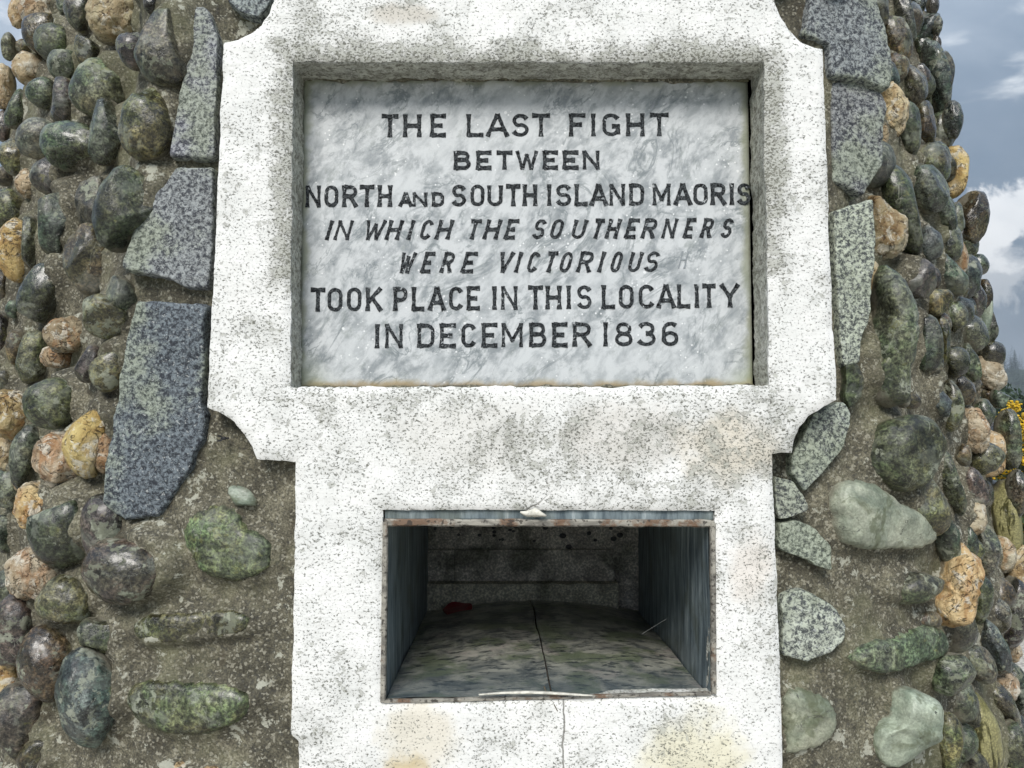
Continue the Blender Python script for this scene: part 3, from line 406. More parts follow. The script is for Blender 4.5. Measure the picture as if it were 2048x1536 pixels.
def m_marble():
    m, T, b = new_mat('veined_grey_marble')
    oc = T.N('ShaderNodeTexCoord').outputs['Object']
    rt = T.scale3(T.N('ShaderNodeMapping', None, Vector=oc, Rotation=(0, 0, rad(38))).outputs[0], (1.0, 0.58, 1))
    a = T.noise(rt, 52, 9, 0.68, 0.3); a2 = T.noise(rt, 14, 6, 0.62, 0.6)
    v = T.m('ABSOLUTE', T.m('SUBTRACT', T.noise(rt, 13, 7, .6, 1.5), 0.5))
    c = T.mix(T.rng(a, 0.36, 0.60), (0.27, 0.295, 0.31), (0.60, 0.62, 0.63))
    c = T.mix(T.m('MULTIPLY', T.rng(a2, 0.44, 0.62), 0.50), c, (0.60, 0.625, 0.635))
    c = T.mix(T.m('MULTIPLY', T.m('MULTIPLY', T.rng(v, 0.0, 0.03, 1, 0), T.rng(a2, .60, .40)), 0.75), c, (0.17, 0.20, 0.21))
    c = T.mix(T.m('MULTIPLY', T.rng(T.noise(rt, 44, 6, .7), .56, .70), 0.55), c, (0.22, 0.25, 0.24))
    # whitish chips and droppings
    w = T.rng(T.voro(oc, 55), 0.10, 0.13, 1, 0); w = T.m('MULTIPLY', w, T.rng(T.noise(oc, 48, 2), .56, .60))
    w2 = T.rng(T.voro(oc, 120), 0.13, 0.18, 1, 0); w2 = T.m('MULTIPLY', w2, T.rng(T.noise(oc, 24, 3), .50, .56))
    w = T.m('MAXIMUM', w, w2)
    c = T.mix(T.m('MULTIPLY', w, 0.9), c, (0.80, 0.81, 0.81))
    sp = T.rng(T.voro(oc, 85), 0.06, 0.10, 1, 0); sp = T.m('MULTIPLY', sp, T.rng(T.noise(oc, 30, 2), .64, .68))
    c = T.mix(T.m('MULTIPLY', sp, .6), c, (0.12, 0.14, 0.12))
    # green and ochre growth creeping in from the edges
    sx = T.N('ShaderNodeSeparateXYZ', None, Vector=oc); X, Y, Z = sx.outputs
    ex = T.m('SUBTRACT', 0.309, T.m('ABSOLUTE', X)); ey = T.m('SUBTRACT', 0.2145, T.m('ABSOLUTE', Y))
    d = T.m('MINIMUM', ex, ey)
    d = T.m('ADD', d, T.m('MULTIPLY', T.m('SUBTRACT', T.noise(oc, 25, 5, .6), .5), 0.035))
    edge = T.rng(d, -0.002, 0.011, 1, 0)
    corner = T.rng(T.m('ADD', ex, ey), 0.0, 0.075, 1, 0)
    corner = T.m('MULTIPLY', corner, T.rng(T.noise(oc, 18, 4), .35, .65))
    bot = T.rng(Y, -0.20, -0.212, 0, 1)
    st = T.mix(T.noise(oc, 12, 3), (0.22, 0.27, 0.20), (0.36, 0.34, 0.22))
    st = T.mix(bot, st, (0.42, 0.30, 0.13))
    c = T.mix(T.m('MULTIPLY', edge, 0.75), c, st)
    c = T.mix(T.m('MULTIPLY', corner, 0.55), c, (0.34, 0.38, 0.24))
    T.set(b.inputs['Base Color'], c)
    T.set(b.inputs['Roughness'], T.rng(a, .3, .7, .42, .6))
    T.l.new(T.bump(T.m('ADD', T.noise(oc, 400, 3), T.m('MULTIPLY', T.noise(oc, 60, 4), 1.2)), 0.25, 0.0008), b.inputs['Normal'])
    return m
def m_letter():
    m, T, b = new_mat('worn_black_lead')
    tcn = T.N('ShaderNodeTexCoord'); oi = T.N('ShaderNodeObjectInfo')
    oc = T.vm('ADD', tcn.outputs['Object'], T.vm('SCALE', oi.outputs['Location'], 3.0))
    n = T.noise(oc, 420, 4, .65)
    c = T.mix(T.rng(n, .38, .68), (0.006, 0.007, 0.009), (0.085, 0.095, 0.10))
    hole = T.rng(T.voro(oc, 120, rnd=.7), 0.16, 0.22, 1, 0)
    c = T.mix(T.m('MULTIPLY', hole, .9), c, (0.003, 0.003, 0.003))
    lost = T.rng(T.m('ADD', T.noise(oc, 190, 4, .7), T.m('MULTIPLY', T.noise(oc, 26, 2), .35)), .80, .86)
    c = T.mix(lost, c, (0.40, 0.42, 0.43))
    faint = T.N('ShaderNodeObjectInfo').outputs['Color']
    c = T.mix(T.N('ShaderNodeSeparateColor', None, Color=faint).outputs[0], (0.34, 0.37, 0.39), c)
    T.set(b.inputs['Base Color'], c); b.inputs['Roughness'].default_value = 0.75; b.inputs['Specular IOR Level'].default_value = .15
    T.l.new(T.bump(T.m('SUBTRACT', n, T.m('MULTIPLY', hole, 1.2)), 0.6, 0.0009), b.inputs['Normal'])
    return m
def m_mortar():
    m, T, b = new_mat('sandy_mortar')
    oc = T.N('ShaderNodeTexCoord').outputs['Object']
    a = T.noise(oc, 14, 5, .6); f = T.noise(oc, 420, 3, .6); g = T.noise(oc, 60, 5, .65)
    c = T.mix(T.rng(a, .32, .68), (0.086, 0.082, 0.066), (0.185, 0.177, 0.142))
    c = T.mix(T.rng(g, .3, .72), T.mix(1.0, c, (0.62, 0.60, 0.56), 'MULTIPLY'), T.mix(1.0, c, (1.35, 1.33, 1.25), 'MULTIPLY'))
    c = T.mix(T.rng(f, .32, .7), T.mix(1.0, c, (0.55, 0.54, 0.5), 'MULTIPLY'), T.mix(1.0, c, (1.5, 1.48, 1.4), 'MULTIPLY'))
    # sand grains
    gr = T.N('ShaderNodeTexVoronoi', None, Vector=oc, Scale=330.0)
    gv = T.N('ShaderNodeSeparateColor', None, Color=gr.outputs['Color']).outputs[0]
    c = T.mix(T.m('MULTIPLY', T.rng(gv, .84, .9), .55), c, (0.42, 0.40, 0.32))
    c = T.mix(T.m('MULTIPLY', T.rng(gv, .14, .10), .5), c, (0.05, 0.05, 0.045))
    # olive green algae
    c = T.mix(T.m('MULTIPLY', T.rng(T.noise(oc, 7, 5, .65), .48, .68), .6), c, (0.13, 0.135, 0.07))
    # damp dark blots
    bl = T.rng(T.voro(T.vm('ADD', oc, T.vm('SCALE', T.N('ShaderNodeTexNoise', None, Vector=oc, Scale=60.0).outputs['Color'], .02)), 22), .18, .27, 1, 0)
    bl = T.m('MULTIPLY', bl, T.rng(T.noise(oc, 9, 2), .53, .58))
    c = T.mix(T.m('MULTIPLY', bl, .6), c, (0.06, 0.048, 0.03))
    # pale lichen crusts
    li = T.rng(T.m('ADD', T.noise(oc, 34, 6, .72), T.m('MULTIPLY', T.noise(oc, 6, 2), .35)), .775, .80)
    c = T.mix(T.m('MULTIPLY', li, .85), c, (0.46, 0.46, 0.38))
    T.set(b.inputs['Base Color'], c); b.inputs['Roughness'].default_value = 0.88
    h = T.m('ADD', T.m('MULTIPLY', f, .6), T.m('ADD', T.m('MULTIPLY', g, 1.6), T.m('MULTIPLY', gv, .35)))
    T.l.new(T.bump(h, 0.8, 0.0028), b.inputs['Normal'])
    return m
def stone_common(name):
    m, T, b = new_mat(name)
    oi = T.N('ShaderNodeObjectInfo'); tcn = T.N('ShaderNodeTexCoord')
    vec = T.vm('ADD', tcn.outputs['Object'], T.vm('SCALE', (1.7, 2.3, 3.1), T.m('MULTIPLY', oi.outputs['Random'], 9.0)))
    return m, T, b, oi, tcn.outputs['Object'], vec
def smear(T, obj_vec, vec, c, amount=1.0):
    """mortar left on the flanks of a stone, where it is bedded"""
    z = T.N('ShaderNodeSeparateXYZ', None, Vector=obj_vec).outputs[2]
    k = T.m('ADD', z, T.m('MULTIPLY', T.m('SUBTRACT', T.noise(vec, 40, 5, .65), .5), 0.06))
    f = T.m('MULTIPLY', T.rng(k, -0.006, 0.008, 1, 0), amount)
    mc = T.mix(T.noise(vec, 300, 3), (0.10, 0.09, 0.065), (0.27, 0.25, 0.19))
    return T.mix(f, c, mc), f
def m_cobble(mass=False):
    m, T, b, oi, ov, v = stone_common('river_cobble_mass' if mass else 'river_cobble')
    base = oi.outputs['Color']; rnd = oi.outputs['Random']
    if mass: base = T.N('ShaderNodeAttribute', {'attribute_name': 'tint'}).outputs['Color']
    n1 = T.noise(v, 17, 6, .6, .6); n2 = T.noise(v, 75, 6, .68, .4); n3 = T.noise(v, 250, 4, .68)
    c = T.mix(T.rng(n1, .32, .68), T.mix(1.0, base, (0.50, 0.50, 0.55), 'MULTIPLY'), T.mix(1.0, base, (1.5, 1.45, 1.35), 'MULTIPLY'))
    # mineral tint: greens or rusty purples in patches
    c = T.mix(T.m('MULTIPLY', T.rng(T.noise(v, 11, 4, .6, 1.0), .46, .62), .55), c, T.mix(1.0, base, (0.82, 1.16, 0.86), 'MULTIPLY'))
    c = T.mix(T.m('MULTIPLY', T.rng(T.noise(T.vm('ADD', v, (5, 3, 1)), 13, 4, .6, 1.0), .52, .66), .5), c, T.mix(1.0, base, (1.35, 1.02, 0.82), 'MULTIPLY'))
    c = T.mix(T.rng(n2, .33, .68), T.mix(1.0, c, (0.38, 0.38, 0.40), 'MULTIPLY'), T.mix(1.0, c, (1.75, 1.72, 1.6), 'MULTIPLY'))
    c = T.mix(T.rng(n3, .35, .68), T.mix(1.0, c, (0.36, 0.36, 0.36), 'MULTIPLY'), T.mix(1.0, c, (1.85, 1.85, 1.75), 'MULTIPLY'))
    # some stones are finely banded
    sv = T.noise(T.scale3(v, (1.5, .5, 1.2)), 30, 5, .6, .7)
    bw = T.m('MULTIPLY', T.rng(rnd, .62, .70), .45)
    c = T.mix(bw, c, T.mix(T.rng(sv, .40, .58), T.mix(1.0, c, (0.42, 0.42, 0.42), 'MULTIPLY'), T.mix(1.0, c, (1.3, 1.3, 1.22), 'MULTIPLY')))
    # thin pale veins
    vn = T.m('ABSOLUTE', T.m('SUBTRACT', T.noise(T.scale3(v, (1, .5, 1)), 16, 3, .5, 1.6), .5))
    c = T.mix(T.m('MULTIPLY', T.m('MULTIPLY', T.rng(vn, .001, .006, 1, 0), T.rng(T.noise(v, 9, 2), .50, .60)), .55), c, (0.36, 0.37, 0.30))
    # lichen crust: whitish and yellow-green
    li = T.rng(T.m('ADD', T.noise(v, 48, 6, .72), T.m('MULTIPLY', T.noise(v, 10, 2), .5)), .845, .885)
    c = T.mix(T.m('MULTIPLY', li, .7), c, T.mix(T.noise(v, 20, 2), (0.26, 0.30, 0.20), (0.42, 0.43, 0.36)))
    ye = T.rng(T.m('ADD', T.noise(T.vm('ADD', v, (2, 8, 4)), 60, 6, .72), T.m('MULTIPLY', T.noise(v, 12, 2), .4)), .82, .90)
    c = T.mix(T.m('MULTIPLY', ye, .5), c, (0.24, 0.24, 0.08))
    wet = oi.outputs['Alpha']
    pw = T.m('ADD', T.noise(T.vm('ADD', v, (7, 1, 5)), 21, 7, .68, .5), T.m('MULTIPLY', T.m('SUBTRACT', wet, .5), .10))
    damp = T.rng(pw, .50, .525)
    c = T.mix(T.m('MULTIPLY', damp, T.m('ADD', .42, T.m('MULTIPLY', wet, .3))), c, T.mix(1.0, c, (0.30, 0.30, 0.24), 'MULTIPLY'))
    dry = T.m('MULTIPLY', T.rng(pw, .44, .41), T.m('ADD', .12, T.m('MULTIPLY', wet, .35)))
    c = T.mix(dry, c, T.mix(n2, (0.16, 0.18, 0.14), (0.40, 0.42, 0.36)))
    ck = T.m('ABSOLUTE', T.m('SUBTRACT', T.noise(T.vm('ADD', v, (1, 9, 3)), 13, 6, .62, 1.1), .5))
    ckm = T.m('MULTIPLY', T.rng(ck, .0015, .008, 1, 0), T.rng(T.noise(v, 14, 2), .52, .58))
    c = T.mix(T.m('MULTIPLY', ckm, .75), c, (0.02, 0.02, 0.016))
    c, sm = smear(T, ov, v, c, 0.0 if mass else .85)
    T.set(b.inputs['Base Color'], c)
    r = T.m('ADD', T.m('MULTIPLY', wet, -0.30), T.m('ADD', .54, T.m('MULTIPLY', T.m('SUBTRACT', n2, .5), .5)))
    r = T.m('SUBTRACT', r, T.m('MULTIPLY', damp, .12)); r = T.m('MAXIMUM', r, T.m('MULTIPLY', T.m('MAXIMUM', sm, li), .85))
    T.set(b.inputs['Roughness'], r)
    b.inputs['Specular IOR Level'].default_value = .55
    h = T.m('ADD', T.m('MULTIPLY', n2, 1.6), T.m('MULTIPLY', n3, .45)); h = T.m('SUBTRACT', T.m('ADD', h, T.m('MULTIPLY', li, .3)), T.m('MULTIPLY', ckm, 1.2))
    T.l.new(T.bump(h, .55, .0024), b.inputs['Normal'])
    cw = T.m('MULTIPLY', T.m('MULTIPLY', wet, T.m('ADD', .25, T.m('MULTIPLY', damp, .55))), T.m('SUBTRACT', 1.0, T.m('MAXIMUM', sm, li)), clamp=True)
    T.set(b.inputs['Coat Weight'], cw); b.inputs['Coat Roughness'].default_value = .21
    T.l.new(T.bump(n2, .18, .002), b.inputs['Coat Normal'])
    return m
def m_pale():
    m, T, b, oi, ov, v = stone_common('smooth_pale_stone')
    base = oi.outputs['Color']
    n1 = T.noise(v, 12, 5, .6, .6); n2 = T.noise(v, 60, 6, .68); n3 = T.noise(v, 300, 3, .6)
    c = T.mix(T.rng(n1, .36, .62), T.mix(1.0, base, (0.50, 0.56, 0.52), 'MULTIPLY'), T.mix(1.0, base, (1.12, 1.12, 1.08), 'MULTIPLY'))
    c = T.mix(T.rng(n2, .34, .66), T.mix(1.0, c, (0.78, 0.78, 0.78), 'MULTIPLY'), T.mix(1.0, c, (1.14, 1.14, 1.12), 'MULTIPLY'))
    c = T.mix(T.rng(n3, .36, .66), T.mix(1.0, c, (0.82, 0.82, 0.80), 'MULTIPLY'), T.mix(1.0, c, (1.12, 1.12, 1.10), 'MULTIPLY'))
    c = T.mix(T.m('MULTIPLY', T.rng(T.noise(T.vm('ADD', v, (5, 5, 2)), 16, 5, .65, .8), .54, .62), .65), c, (0.10, 0.115, 0.06))
    c = T.mix(T.m('MULTIPLY', T.rng(T.noise(T.vm('ADD', v, (1, 7, 2)), 70, 5, .65, .6), .66, .69), .85), c, (0.035, 0.035, 0.03))
    ck = T.m('ABSOLUTE', T.m('SUBTRACT', T.noise(v, 11, 5, .55, .8), .5))
    ckm = T.m('MULTIPLY', T.rng(ck, .001, .005, 1, 0), T.rng(T.noise(v, 9, 2), .48, .55))
    c = T.mix(T.m('MULTIPLY', ckm, .7), c, (0.06, 0.06, 0.05))
    c, sm = smear(T, ov, v, c, .7)
    T.set(b.inputs['Base Color'], c); b.inputs['Roughness'].default_value = .42
    T.l.new(T.bump(T.m('SUBTRACT', T.m('ADD', T.m('MULTIPLY', n2, 1.5), n3), ckm), .4, .002), b.inputs['Normal'])
    return m
def m_moss():
    m, T, b, oi, ov, v = stone_common('algae_striped_stone')
    s = T.scale3(v, (1.6, .22, 1.6))
    a = T.noise(s, 55, 6, .65, .5)
    c = T.mix(T.rng(a, .40, .50), (0.055, 0.052, 0.012), (0.30, 0.28, 0.13))
    c = T.mix(T.m('MULTIPLY', T.rng(T.noise(v, 12, 4), .48, .66), .8), c, (0.13, 0.12, 0.03))
    c = T.mix(T.rng(T.noise(v, 300, 3), .4, .7), T.mix(1.0, c, (.7, .7, .7), 'MULTIPLY'), T.mix(1.0, c, (1.3, 1.3, 1.3), 'MULTIPLY'))
    c, sm = smear(T, ov, v, c, .8)
    T.set(b.inputs['Base Color'], c); b.inputs['Roughness'].default_value = .38
    T.l.new(T.bump(T.m('ADD', a, T.noise(v, 200, 4)), .5, .003), b.inputs['Normal'])
    return m
def m_quartz():
    m, T, b, oi, ov, v = stone_common('quartz_stone')
    base = oi.outputs['Color']
    n1 = T.noise(v, 20, 6, .6, .9); n2 = T.noise(v, 95, 6, .7, .5)
    c = T.mix(T.rng(n1, .3, .7), T.mix(1.0, base, (0.72, 0.60, 0.45), 'MULTIPLY'), T.mix(1.0, base, (1.18, 1.18, 1.15), 'MULTIPLY'))
    c = T.mix(T.m('MULTIPLY', T.rng(T.noise(T.scale3(v, (1.7, .5, 1.2)), 17, 5, .65, 1.0), .50, .60), T.rng(oi.outputs['Alpha'], 0, 1, .10, .5)), c, (0.42, 0.17, 0.04))
    c = T.mix(T.m('MULTIPLY', T.rng(T.noise(T.vm('ADD', v, (4, 4, 9)), 12, 3, .5), .54, .7), .6), c, (0.72, 0.66, 0.52))
    pit = T.rng(n2, .42, .36, 0, 1)
    c = T.mix(T.m('MULTIPLY', T.rng(T.noise(T.vm('ADD', v, (3, 6, 2)), 42, 6, .7, .6), .52, .60), .55), c, T.mix(1.0, c, (.50, .36, .22), 'MULTIPLY'))
    c = T.mix(T.m('MULTIPLY', T.rng(T.noise(T.vm('ADD', v, (9, 6, 2)), 50, 6, .7, .6), .54, .60), .75), c, (0.80, 0.76, 0.64))
    c = T.mix(T.m('MULTIPLY', pit, .85), c, (0.07, 0.045, 0.025))
    ck = T.m('ABSOLUTE', T.m('SUBTRACT', T.noise(v, 24, 5, .6, 1.3), .5))
    ckm = T.m('MULTIPLY', T.rng(ck, .002, .014, 1, 0), T.rng(T.noise(v, 18, 2), .42, .52))
    c = T.mix(T.m('MULTIPLY', ckm, .85), c, (0.06, 0.04, 0.02))
    c, sm = smear(T, ov, v, c, .8)
    T.set(b.inputs['Base Color'], c)
    T.set(b.inputs['Roughness'], T.m('ADD', .40, T.m('MULTIPLY', pit, .3)))
    h = T.m('ADD', T.m('MULTIPLY', n2, 2.0), T.m('SUBTRACT', T.m('MULTIPLY', n1, 2.0), T.m('MULTIPLY', ckm, 1.6)))
    T.l.new(T.bump(h, .85, .005), b.inputs['Normal'])
    return m
def m_granite():
    m, T, b, oi, ov, v = stone_common('speckled_granite')
    base = oi.outputs['Color']; pale = oi.outputs['Alpha']
    n1 = T.noise(v, 8, 4, .55); n2 = T.noise(v, 175, 5, .80, .3); n3 = T.noise(T.vm('ADD', v, (3, 1, 8)), 240, 4, .7, .3)
    c = T.mix(T.rng(n2, .41, .59), T.mix(1.0, base, (0.22, 0.23, 0.28), 'MULTIPLY'), T.mix(1.0, base, (2.1, 2.1, 2.05), 'MULTIPLY'))
    c = T.mix(T.m('MULTIPLY', T.rng(n3, .56, .62), .75), c, (0.022, 0.026, 0.032))
    c = T.mix(T.m('MULTIPLY', T.rng(T.noise(T.vm('ADD', v, (8, 2, 2)), 210, 4, .7), .60, .66), .7), c, (0.55, 0.57, 0.56))
    # green-grey crust in broad patches
    c = T.mix(T.m('MULTIPLY', T.rng(T.m('ADD', n1, T.m('MULTIPLY', T.m('SUBTRACT', n2, .5), .35)), .46, .60), .75), c, T.mix(T.rng(n2, .38, .60), (0.07, 0.085, 0.06), (0.40, 0.44, 0.34)))
    blk = T.rng(T.noise(T.scale3(v, (.7, 1.5, 1)), 52, 4, .6, .6), .675, .70)
    c = T.mix(T.m('MULTIPLY', blk, .8), c, (0.04, 0.045, 0.05))
    T.set(b.inputs['Base Color'], c); b.inputs['Roughness'].default_value = .72
    h = T.m('ADD', T.m('MULTIPLY', n2, .8), T.m('ADD', T.m('MULTIPLY', T.noise(v, 60, 5, .6), 2.0), T.m('MULTIPLY', n3, -.5)))
    T.l.new(T.bump(h, .6, .003), b.inputs['Normal'])
    return m
def m_metal():
    m, T, b = new_mat('weathered_lead_sheet')
    oc = T.N('ShaderNodeTexCoord').outputs['Object']
    n = T.noise(T.scale3(oc, (2, 2, .30)), 38, 5, .65); g = T.noise(oc, 12, 4)
    c = T.mix(T.rng(n, .3, .7), (0.07, 0.10, 0.12), (0.30, 0.36, 0.38))
    c = T.mix(T.m('MULTIPLY', T.rng(n, .60, .70), .8), c, (0.50, 0.55, 0.56))  # vertical streak highlights painted into the sheet colour
    c = T.mix(T.m('MULTIPLY', T.rng(g, .5, .68), .5), c, (0.09, 0.10, 0.06))
    T.set(b.inputs['Base Color'], c); b.inputs['Roughness'].default_value = .5; b.inputs['Metallic'].default_value = .15
    T.l.new(T.bump(n, .3, .002), b.inputs['Normal']); return m
def m_floor():
    m, T, b = new_mat('stained_sheet_floor')
    oc = T.N('ShaderNodeTexCoord').outputs['Object']
    n = T.noise(T.scale3(oc, (1.0, 1.1, 1)), 24, 7, .68, .6); f = T.noise(T.scale3(oc, (.7, 1.7, 1)), 62, 6, .68)
    c = T.mix(T.rng(n, .35, .66), (0.08, 0.09, 0.088), (0.40, 0.40, 0.34))
    c = T.mix(T.m('MULTIPLY', T.rng(T.noise(oc, 16, 4, .6), .48, .62), .75), c, (0.12, 0.15, 0.08))
    c = T.mix(T.m('MULTIPLY', T.rng(T.noise(T.vm('ADD', oc, (3, 3, 0)), 19, 4, .6), .54, .7), .6), c, (0.48, 0.42, 0.39))
    bl = T.rng(f, .54, .60); c = T.mix(T.m('MULTIPLY', bl, .85), c, (0.018, 0.024, 0.028))
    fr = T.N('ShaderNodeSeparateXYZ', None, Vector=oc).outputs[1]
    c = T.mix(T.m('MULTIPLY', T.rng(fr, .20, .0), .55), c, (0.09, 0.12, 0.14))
    ring = T.m('ABSOLUTE', T.m('SUBTRACT', T.voro(oc, 14), .14))
    c = T.mix(T.m('MULTIPLY', T.rng(ring, .01, .035, 1, 0), .25), c, (0.34, 0.33, 0.30))
    T.set(b.inputs['Base Color'], c); b.inputs['Roughness'].default_value = .32
    T.l.new(T.bump(T.m('ADD', n, f), .5, .003), b.inputs['Normal']); return m
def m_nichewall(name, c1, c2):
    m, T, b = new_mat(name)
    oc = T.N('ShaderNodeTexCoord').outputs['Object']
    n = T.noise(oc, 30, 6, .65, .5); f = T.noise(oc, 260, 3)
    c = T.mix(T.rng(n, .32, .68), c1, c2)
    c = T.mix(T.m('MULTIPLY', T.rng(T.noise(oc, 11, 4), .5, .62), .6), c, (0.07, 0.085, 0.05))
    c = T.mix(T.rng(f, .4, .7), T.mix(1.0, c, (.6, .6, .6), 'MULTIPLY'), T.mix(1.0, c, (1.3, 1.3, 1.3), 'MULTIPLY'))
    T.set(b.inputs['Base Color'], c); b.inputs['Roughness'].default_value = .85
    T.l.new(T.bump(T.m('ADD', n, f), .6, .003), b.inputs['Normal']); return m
def m_rust():
    m, T, b = new_mat('rusty_painted_lip')
    oc = T.N('ShaderNodeTexCoord').outputs['Object']
    n = T.noise(T.scale3(oc, (.35, 1, 1)), 90, 5, .65, .5)
    c = T.mix(T.rng(n, .38, .6), (0.16, 0.15, 0.13), (0.36, 0.34, 0.29))
    c = T.mix(T.m('MULTIPLY', T.rng(T.noise(oc, 17, 6, .7), .53, .62), .8), c, (0.15, 0.075, 0.035))
    c = T.mix(T.m('MULTIPLY', T.rng(T.noise(oc, 160, 3), .56, .62), .8), c, (0.03, 0.025, 0.02))
    T.set(b.inputs['Base Color'], c); b.inputs['Roughness'].default_value = .7
    T.l.new(T.bump(n, .6, .003), b.inputs['Normal']); return m
def m_plain(name, col, rough=.8, scale=20, var=.35, bump=.3):
    m, T, b = new_mat(name)
    oc = T.N('ShaderNodeTexCoord').outputs['Object']; n = T.noise(oc, scale, 5, .6)
    lo = tuple(x*(1-var) for x in col); hi = tuple(x*(1+var) for x in col)
    T.set(b.inputs['Base Color'], T.mix(T.rng(n, .3, .7), lo, hi)); b.inputs['Roughness'].default_value = rough
    if bump: T.l.new(T.bump(n, bump, .004), b.inputs['Normal'])
    return m

MAT = dict(paint=m_paint(), marble=m_marble(), letter=m_letter(), mortar=m_mortar(), cobble=m_cobble(), mass=m_cobble(True), pale=m_pale(), moss=m_moss(),
           quartz=m_quartz(), granite=m_granite(), metal=m_metal(), floor=m_floor(), rust=m_rust(),
           back=m_nichewall('prelit_damp_concrete', (0.44, 0.40, 0.36), (0.80, 0.74, 0.66)),  # colour raised in place of light, to lift the shaded niche
           ledge=m_nichewall('prelit_mossy_ledge', (0.44, 0.41, 0.32), (0.74, 0.70, 0.56)),  # raised the same way, light put into the colour
           pebble=m_plain('dark_aggregate', (0.07, 0.07, 0.075), .5, 90, .8))

# kind -> (material, colour, extra), colours are albedos
KIND = {'dg': ('cobble', (0.080, 0.092, 0.062)), 'gr': ('cobble', (0.105, 0.130, 0.085)), 'te': ('cobble', (0.092, 0.115, 0.100)),
        'gy': ('cobble', (0.135, 0.130, 0.110)), 'gg': ('cobble', (0.135, 0.150, 0.115)), 'dk': ('cobble', (0.075, 0.075, 0.068)),
        'pu': ('cobble', (0.108, 0.092, 0.090)), 'ol': ('cobble', (0.150, 0.145, 0.085)), 'br': ('cobble', (0.125, 0.098, 0.066)),
        'pl': ('pale', (0.42, 0.445, 0.37)), 'sl': ('cobble', (0.088, 0.105, 0.115)), 'gv': ('cobble', (0.120, 0.145, 0.085)),
        'cr': ('quartz', (0.56, 0.47, 0.31)), 'or': ('quartz', (0.62, 0.50, 0.28)), 'ye': ('quartz', (0.56, 0.43, 0.18)),
        'qo': ('quartz', (0.50, 0.43, 0.32)), 'ms': ('moss', (0.2, 0.2, 0.1)),
        'gn': ('granite', (0.165, 0.18, 0.192)), 'gd': ('granite', (0.105, 0.122, 0.145)), 'gp': ('granite', (0.25, 0.27, 0.22))}
PARTLABEL = {'cr': 'cream pitted quartz stone', 'or': 'orange and cream quartz stone', 'ye': 'smooth yellow quartz stone', 'qo': 'rust-stained pitted quartz stone',
             'gn': 'flat grey speckled granite block beside the white surround', 'gd': 'dark blue speckled granite block', 'gp': 'pale lichened granite block',
             'ms': 'wet stone striped with olive algae', 'pl': 'pale grey-green smooth stone', 'gv': 'green veined stone set flat in mortar'}

# ---------------------------------------------------------------- cairn body
LT = 0.0122
AX, AY, R0, RB = -0.068, 2.315, 1.255, 0.122
def Ffield(x, y, z):
    a = np.hypot(x-AX, y-AY)-(R0-RB*(z-1.5)+.028*np.exp(-((z-1.8)/.4)**2))
    xa = np.abs(x+.015); s2 = 1.0+LT*(z-1.5)+.055-y; c3 = (xa-.49)*.5+s2*.866
    h0 = np.clip(.5+.5*(c3-s2)/.04, 0, 1); b = s2*(1-h0)+c3*h0+.04*h0*(1-h0)
    s1 = xa-(.68-.15*np.clip((z-1.3)/.45, 0, 1)); h0 = np.clip(.5+.5*(s1-b)/.08, 0, 1); b = b*(1-h0)+s1*h0+.08*h0*(1-h0)
    k = .12; h = np.clip(.5+.5*(a-b)/k, 0, 1)
    return a*(1-h)+b*h-k*h*(1-h)
def surf_radius(phi, z):
    """distance from the axis to the mortar face in direction phi (0 = towards the viewer)"""
    dx, dy = np.sin(phi), -np.cos(phi); lo = np.full_like(phi, .3); hi = np.full_like(phi, 1.9)
    for _ in range(26):
        m = (lo+hi)/2; ins = Ffield(AX+m*dx, AY+m*dy, z) < 0
        lo = np.where(ins, m, lo); hi = np.where(ins, hi, m)
    return (lo+hi)/2

BASE = Vector((AX, AY, 0.0))
cairn = tag(empty('stone_cairn', BASE), 'round memorial cairn of river cobbles in mortar with a white surround and marble plaque', 'monument')

# extra cobbles beyond the frame of the photograph, over, under and round the back
rs = random.Random(11)
def surf_frame(phi, z, off):
    r = float(surf_radius(np.array([phi]), np.array([z]))[0])
    p = np.array([AX+(r)*math.sin(phi), AY-(r)*math.cos(phi), z]); e = 1e-3
    g = np.array([float(Ffield(*(p+np.eye(3)[i]*e))-Ffield(*(p-np.eye(3)[i]*e))) for i in range(3)]); g /= np.linalg.norm(g)
    rt = np.cross([0, 0, 1.0], g); rt /= np.linalg.norm(rt); up = np.cross(g, rt)
    return p+g*off, Matrix(((rt[0], up[0], g[0]), (rt[1], up[1], g[1]), (rt[2], up[2], g[2])))
cents = [np.array(s[2]) for s in STONES]
rads = [max(s[4][0], s[4][1]) if s[1] == 'e' else max(s[5]) for s in STONES]
minr = [min(s[4][0], s[4][1]) if s[1] == 'e' else float(np.mean(s[5])) for s in STONES]
EXTRA = []
PLn = np.array([0.0, 0.0, 1.5])
def in_view(p, mg=0.0):
    d = p-PLn; x = d[0]/d[1]*1540+1013; y = 828-d[2]/d[1]*1540
    return -mg < x < 2048+mg and -mg < y < 1536+mg
acc = list(zip(cents, [0.82*m for m in minr]))
